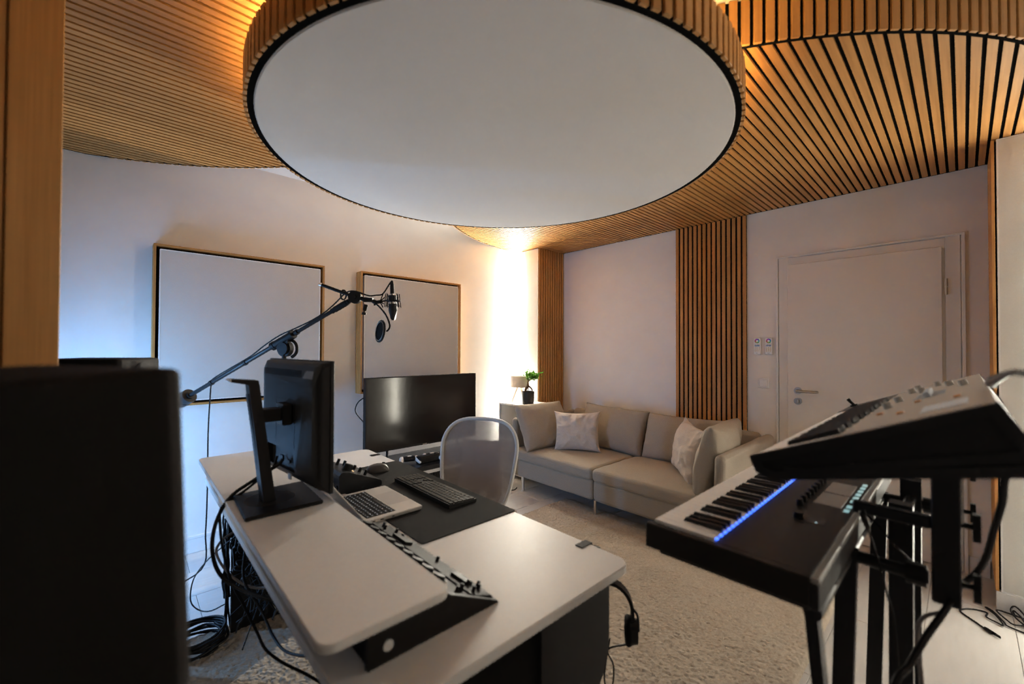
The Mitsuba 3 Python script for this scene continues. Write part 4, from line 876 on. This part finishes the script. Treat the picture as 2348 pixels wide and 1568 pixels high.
for i in range(10):   # hanging at the near edge of the left side panel
    z0_, z1_ = .62-.03*i*.3, cr.uniform(.0, .2)
    P = [(-2.34+cr.normal(0, .012), .355+cr.normal(0, .008), z0_+(z1_-z0_)*t_) for t_ in np.linspace(0, 1, 6)]
    nest.append(tube([(p[0], p[1], max(.02, p[2])) for p in P], .004, 6, 6))
k = tag(obj('cable_nest', cat_(nest), 'mat_cable', None, True), 'dense tangle of black cables hanging beside the left desk panel', 'cables'); stuff(k)
tray = thing('cable_tray', 'black tray of power strips under the back of the desk', 'cable tray')
obj('trough', cat_([bx(-2.28, -1.55, .40, .404, .50, .62), bx(-2.28, -1.55, .404, .50, .50, .504), bx(-2.28, -1.55, .50, .504, .50, .66)]), 'mat_black_matte', tray)
obj('bracket', cat_([bx(-2.25, -2.23, .46, .50, .62, DZ-.0255), bx(-1.60, -1.58, .46, .50, .62, DZ-.0255)]), 'mat_black', tray)
coil = []
for i in range(9):
    r_ = .105+.012*cr.uniform(-1, 1); h_ = .022+.0075*i
    coil.append([(-2.315+cr.normal(0, .006)+r_*math.cos(a+i)*1.0, .245+cr.normal(0, .004)+r_*.95*math.sin(a+i), h_+.006*math.sin(2*a+i)+.0008*j) for j, a in enumerate(np.linspace(0, 6.283, 14))])
tag(obj('cable_coil', tube(sum(coil, []), .0055, 8, 3), 'mat_cable', None, True), 'coiled black cable lying on the rug by the close loudspeaker', 'cable')
pb = thing('plug_adapter', 'dark rounded plug on the floor beside the cable coil', 'plug')
obj('body', rb(-2.46, -2.39, .385, .43, .0, .05, .018), 'mat_black', pb, 40)
obj('prong', cat_([cyl(.004, (-2.40, .39, .02), (-2.375, .365, .02), 8)]), 'mat_chrome', pb)
cable('short black cable on the tiles at the left end of the sofa', [(-3.10, 2.72, .004), (-3.06, 2.66, .005), (-3.00, 2.69, .004), (-2.95, 2.65, .006), (-2.90, 2.71, .004), (-2.93, 2.78, .004)], .004)

# ---------------------------------------------------------------- keyboard stand
ks = thing('keyboard_stand', 'black two-tier tubular stand carrying both keyboards', 'keyboard stand')
def bar(p, q, w, t_, upx=(0, 1, 0)):
    p, q = np.asarray(p, float), np.asarray(q, float); d = unit(q-p); a = unit(np.cross(d, upx)); b2 = np.cross(d, a)
    return hullm([e+a*s_*w/2+b2*u*t_/2 for e in (p, q) for s_ in (-1, 1) for u in (-1, 1)])
ZK = .868
for y, s_ in ((1.27, 1), (1.86, 1)):
    obj('leg', bar((-.196, y+.03, ZK-.002), (-.222, y+.03, .012), .040, .028), 'mat_black_satin', ks)
    obj('leg', bar((-.112, y+.20 if y < 1.5 else y-.10, .955), (-.116, y+.20 if y < 1.5 else y-.10, .012), .046, .042), 'mat_black_satin', ks)
    obj('foot', bx(-.52, .05, y+.01, y+.05, 0, .022, .004), 'mat_black', ks)
    obj('tier_arm', cyl(.0145, (-.46, y+.03, ZK-.018), (-.055, y+.03, ZK-.018), 16), 'mat_black_satin', ks, 30)
    obj('clamp', hullm([(x, y+.03+dy, ZK-.018+dz) for x in (-.092, -.058) for (dy, dz) in ((.024*math.cos(a), .024*math.sin(a)) for a in np.linspace(0, 6.28, 14))]), 'mat_black', ks)
    obj('post', bx(-.051, -.006, y+.012, y+.048, .806, 1.128, .003), 'mat_black_satin', ks)
    obj('post_cap', bx(-.062, .004, y+.004, y+.056, 1.095, 1.135, .004), 'mat_black', ks)
    obj('post_scale', bx(-.0055, -.003, y+.025, y+.035, .98, 1.08), 'mat_alu', ks)
    obj('upper_bar', bx(-.185, -.051, y+.018, y+.042, .958, .985, .003), 'mat_black_satin', ks)
    for (z, l) in ((.980, .030), (.855, .020)):
        kk = obj('knob', cat_([cyl(.006, (-.006, y+.03, z), (.012, y+.03, z), 10), hullm([(x, y+.03+dy, z+dz) for x in (.010, .022) for (dy, dz) in ((.008, .028), (-.008, .028), (.008, -.028), (-.008, -.028), (.013, 0), (-.013, 0))])]), 'mat_black', ks)
    obj('upper_arm', bar((-.25, y+.03, 1.0865), (.04, y+.03, 1.1555), .010, .03, (0, 1, 0)), 'mat_black', ks)
obj('front_leg', bar((-.209, 1.0, ZK-.004), (-.135, 1.0, .012), .021, .03), 'mat_black_satin', ks)
obj('cross_tube', cyl(.016, (-.20, .97, ZK-.022), (-.20, 1.92, ZK-.022), 16), 'mat_black_satin', ks, 30)
obj('cross_tube', cyl(.014, (-.112, 1.44, .90), (-.112, 1.80, .90), 16), 'mat_black_satin', ks, 30)

# ---------------------------------------------------------------- lower keyboard
mk = thing('midi_keyboard', 'black keyboard with blue-lit keys on the lower tier of the stand', 'keyboard instrument')
NX0, NX1, NY0, NY1, NZ0, NZ1 = -.524, -.190, .925, 2.05, ZK, .931
obj('body', cat_([bx(NX0, NX0+.012, NY0, NY1, NZ0+.010, NZ1-.006, .002), bx(NX0, NX1-.004, NY0, NY0+.018, NZ0+.006, NZ1, .002), bx(NX0, NX1-.004, NY1-.13, NY1, NZ0+.006, NZ1, .002), bx(-.366, NX1-.004, NY0+.018, NY1-.13, NZ0+.006, NZ1, .002), bx(NX0+.012, -.366, NY0+.018, NY1-.13, NZ0+.006, NZ0+.03)]), 'mat_kb_body', mk)
mat('mat_kb_body', (.012, .011, .010), .42, .2)
obj('bottom', bx(NX0+.03, NX1-.008, NY0+.01, NY1-.01, NZ0-.004, NZ0+.0065, .002), 'mat_black', mk)
obj('rear_edge', bx(NX1-.004, NX1+.010, NY0+.001, NY1, NZ1-.010, NZ1+.0012, .002), 'mat_rear_edge', mk)
obj('rear_panel', bx(NX1-.004, NX1+.009, NY0+.0005, NY1, NZ0+.004, NZ1-.0105, .002), 'mat_dark_grey', mk)
mat('mat_rear_edge', (.27, .255, .235), .35, .4)
def piano(k, put, y0, n, lw, d0, d1, z, pitch=.0235, thick=.014):
    """white keys from y0 towards +y; d0 = front, d1 = back of the key, put maps (d, y, z) to the scene"""
    for i in range(n):
        a, b2 = y0+i*pitch+.0005, y0+(i+1)*pitch-.0005
        obj('white_key', put(bx(d0, d1, a, b2, z-thick, z, .0012)), 'mat_key_white', k)
    pat = [0, 1, 3, 4, 5]      # from the top key downwards: C | B a# A g# G f# F E d# D c# C
    for i in range(n-1):
        if (i % 7) in (1, 2, 3, 5, 6):
            c = y0+(i+1)*pitch; w = .0052
            m = hullm([(x, c+s_*w*e_, zz) for s_ in (-1, 1) for (x, zz, e_) in ((d0+.050, z-.002, 1), (d1, z-.002, 1), (d0+.056, z+.0085, .8), (d1, z+.0115, .8))])
            obj('black_key', put(m), 'mat_black_satin', k)
piano(mk, lambda m: m, NY0+.020, 36, .15, NX0+.013, -.372, NZ1+.006)
for i in range(36):
    yy = NY0+.020+(i+.5)*.0235
    obj('key_light', bx(-.3715, -.3672, yy-.006, yy+.004, NZ1+.0002, NZ1+.0042), 'mat_white', mk, emitter=emx((.02, .13, 1.0), 2.4))
for i in range(8):
    y = 1.335+i*.040; obj('knob', cyl(.0085, (-.302, y, NZ1), (-.302, y, NZ1+.017), 18, .0075), 'mat_black', mk, 30)
obj('knob', cyl(.0115, (-.283, 1.235, NZ1), (-.283, 1.235, NZ1+.013), 22, .0105), 'mat_black', mk, 30)
for (a, b2) in ((1.385, 1.505), (1.515, 1.640)): obj('display', bx(-.282, -.222, a, b2, NZ1-.001, NZ1+.0008, .0004), 'mat_display', mk)
mat('mat_display', (.20, .19, .17), .18, .5)
for i in range(8):
    y = 1.372+i*.040+(.016 if i > 1 else 0); obj('button', bx(-.214, -.203, y-.012, y+.012, NZ1-.0005, NZ1+.0015, .0005), 'mat_white', mk, emitter=emx((.28, .62, .66), .55))
obj('panel', bx(-.262, -.228, 1.215, 1.255, NZ1-.0005, NZ1+.001), 'mat_black_satin', mk)
obj('button', bx(-.246, -.242, 1.222, 1.226, NZ1, NZ1+.002), 'mat_white', mk, emitter=emx((.5, .8, .9), .6))
for i in range(2): obj('wheel', rot(cyl(.022, (-.46+i*.05, 1.96, NZ1-.012), (-.448+i*.05, 1.96, NZ1-.012), 24), 0), 'mat_black', mk, 30)

# ---------------------------------------------------------------- synthesizer on the upper tier
sy = thing('synthesizer', 'tilted grey-topped synthesizer with black ends on the upper tier of the stand, out of focus', 'keyboard instrument')
pa, pe = np.array([-.303, 1.128]), np.array([.035, 1.272]); sx = (pe-pa)/np.linalg.norm(pe-pa); sz = np.array([-sx[1], sx[0]])
SY_0, SY_1 = .950, 2.055
SM = frame((pa[0], SY_0, pa[1]), (sx[0], 0, sx[1]), (0, 1, 0), (sz[0], 0, sz[1]))
LS = np.linalg.norm(pe-pa)
def xz(poly, y0, y1):
    m = ext(poly, y0, y1); V = m.vertices; m2 = trimesh.Trimesh(np.c_[V[:, 0], V[:, 2], V[:, 1]], m.faces, process=False); m2.fix_normals(); return m2
loc = lambda x, z: tuple(((np.array([x, z])-pa) @ np.c_[sx, sz]))
outline = Polygon([(0, 0), loc(-.291, 1.098), loc(-.262, 1.088), loc(.088, 1.172), loc(.078, 1.196), (LS, 0)])
S_ = lambda m: place(m, SM)
inner = outline.buffer(-.017, join_style=2)
obj('end_cheek', S_(xz(outline.difference(inner), 0, .020)), 'mat_black_satin', sy)
obj('end_plate', S_(xz(inner.buffer(.001), .009, .020)), 'mat_black_satin', sy)
rib = [loc(-.24, 1.112), loc(-.20, 1.117), loc(-.10, 1.150), loc(.066, 1.198)]
obj('end_rib', S_(cat_([hullm([(x, y, z+dz) for (x, z) in (rib[i], rib[i+1]) for y in (.001, .012) for dz in (-.007, .007)]) for i in range(3)])), 'mat_black_satin', sy)
obj('end_cheek', S_(xz(outline, SY_1-SY_0-.018, SY_1-SY_0)), 'mat_black_satin', sy)
body = Polygon([(.001, -.018), loc(-.288, 1.100), loc(-.260, 1.090), loc(.086, 1.173), loc(.076, 1.195), (LS-.001, -.003), (.158, -.003), (.158, -.020)])
obj('body', S_(xz(body.buffer(-.0005), .0205, SY_1-SY_0-.0185)), 'mat_black', sy)
obj('top_panel', S_(bx(.157, LS-.001, .0205, SY_1-SY_0-.0185, -.004, .0005, .0004)), 'mat_synth', sy)
mat('mat_synth', (.33, .315, .30), .40, .4, .2)
piano(sy, S_, .024, 36, .15, .004, .152, -.002, .0235, .012)
obj('control_block', S_(bx(.003, .155, .024+36*.0235+.001, SY_1-SY_0-.019, -.019, .0, .002)), 'mat_black_satin', sy)
jy = SY_1-SY_0-.075
obj('joystick', S_(cat_([cyl(.012, (.030, jy, 0), (.030, jy, .006), 16), cyl(.0045, (.030, jy, .004), (.022, jy, .030), 10, .006)])), 'mat_black', sy, 30)
sr = np.random.default_rng(3)
mat('mat_amber_btn', (.45, .22, .09), .5, .3); mat('mat_pale_btn', (.40, .47, .56), .5, .3)
for (x, y, kind) in [(.19, .30, 'a'), (.19, .45, 'k'), (.20, .60, 'k'), (.235, .20, 'a'), (.25, .42, 'a'), (.24, .78, 'k'), (.21, .88, 'k'), (.27, .95, 'k'), (.32, .30, 'a'), (.33, .65, 'k'), (.30, .80, 'k'), (.22, 1.0, 'k')]:
    if kind == 'a': obj('button', S_(bx(x-.006, x+.006, y-.012, y+.012, 0, .004, .001)), 'mat_amber_btn', sy)
    else: obj('knob', S_(cyl(.010, (x, y, 0), (x, y, .015), 16, .0085)), 'mat_grey_print', sy, 30)
for i in range(8): obj('slider', S_(cat_([bx(.235, .295, .505+i*.022, .508+i*.022, 0, .0012), bx(.258, .270, .500+i*.022, .513+i*.022, .001, .014, .001)])), 'mat_pale_btn', sy)
obj('display', S_(bx(.27, .335, .10, .22, .0002, .0015, .0004)), 'mat_pale_btn', sy)

cable('black plug and cable entering the back of the synthesizer at the right edge', [(.040, 1.30, 1.279), (.036, 1.26, 1.284), (.040, 1.12, 1.300), (.048, .96, 1.316), (.062, .90, 1.316), (.09, .87, 1.30), (.14, .88, 1.24)], np.interp(np.arange(49), [0, 14, 22, 48], [.0085, .0085, .0048, .0045]), sub=8)
cable('thick black cable hanging behind the stand post from the synthesizer', [(.062, 1.22, 1.16), (.052, 1.25, 1.10), (.05, 1.29, 1.045), (.04, 1.33, .976), (.03, 1.37, .903), (.015, 1.40, .85), (-.01, 1.36, .825), (-.03, 1.24, .815), (-.055, 1.17, .78), (-.075, 1.11, .745), (-.095, 1.04, .70), (-.10, 1.0, .4), (-.08, 1.02, .05)], .0062)
cable('thin grey cable curving down from the lower end of the stand post', [(-.03, 1.27, .80), (-.063, 1.27, .772), (-.073, 1.27, .731), (-.070, 1.27, .675), (-.067, 1.28, .610), (-.06, 1.28, .3), (-.05, 1.30, .01)], .0040, 'mat_cable_grey')
cable('thin black cable hanging from a plug behind the lower keyboard', [(-.158, 1.22, .985), (-.152, 1.235, .955), (-.147, 1.25, .924), (-.131, 1.25, .861), (-.120, 1.25, .807), (-.108, 1.26, .734), (-.10, 1.28, .5), (-.09, 1.3, .02)], np.interp(np.arange(57), [0, 9, 13, 56], [.0065, .0060, .0022, .0022]), sub=8)
cable('thin black cable slanting from the lower keyboard to the stand post', [(-.22, 1.5, .915), (-.164, 1.46, .895), (-.125, 1.40, .873), (-.09, 1.36, .855), (-.058, 1.32, .845)], .0024)
cable('black cable lying in long loops on the tiles near the right-hand absorber', [(.062, 3.053, .005), (.028, 3.101, .004), (-.009, 3.146, .004), (-.022, 3.178, .004), (-.001, 3.220, .004), (.037, 3.250, .004), (.072, 3.248, .005), (.068, 3.195, .006), (.100, 3.166, .007), (.122, 3.152, .009), (.100, 3.24, .010), (.068, 3.310, .006), (.090, 3.295, .005), (.125, 3.20, .006), (.135, 3.166, .006), (.186, 3.150, .005), (.25, 3.14, .004)], .0036)
cable('black cable bunched in tight loops on the tiles at the right picture edge', [(.24, 3.20, .006), (.20, 3.295, .006), (.168, 3.31, .012), (.160, 3.30, .03), (.165, 3.28, .042), (.185, 3.25, .03), (.195, 3.22, .012), (.170, 3.26, .015), (.152, 3.29, .035), (.165, 3.31, .055), (.19, 3.29, .04), (.205, 3.24, .015), (.16, 3.20, .008), (.135, 3.23, .008), (.105, 3.31, .008), (.15, 3.315, .008), (.23, 3.30, .006)], .0036)
pg = thing('power_plug', 'small black plug at the end of the looped floor cable', 'plug')
obj('body', cat_([cyl(.0075, (.060, 3.055, .0085), (.085, 3.03, .0085), 12), hullm([(.083, 3.035, .002), (.090, 3.025, .002), (.083, 3.035, .016), (.090, 3.025, .016), (.104, 3.014, .004), (.108, 3.007, .004), (.104, 3.014, .014), (.108, 3.007, .014)])]), 'mat_black', pg)
pbk = thing('power_brick', 'black power brick on the tiles at the right picture edge', 'power supply')
obj('body', rb(.205, .275, 3.17, 3.30, .004, .042, .006), 'mat_black', pbk, 40)
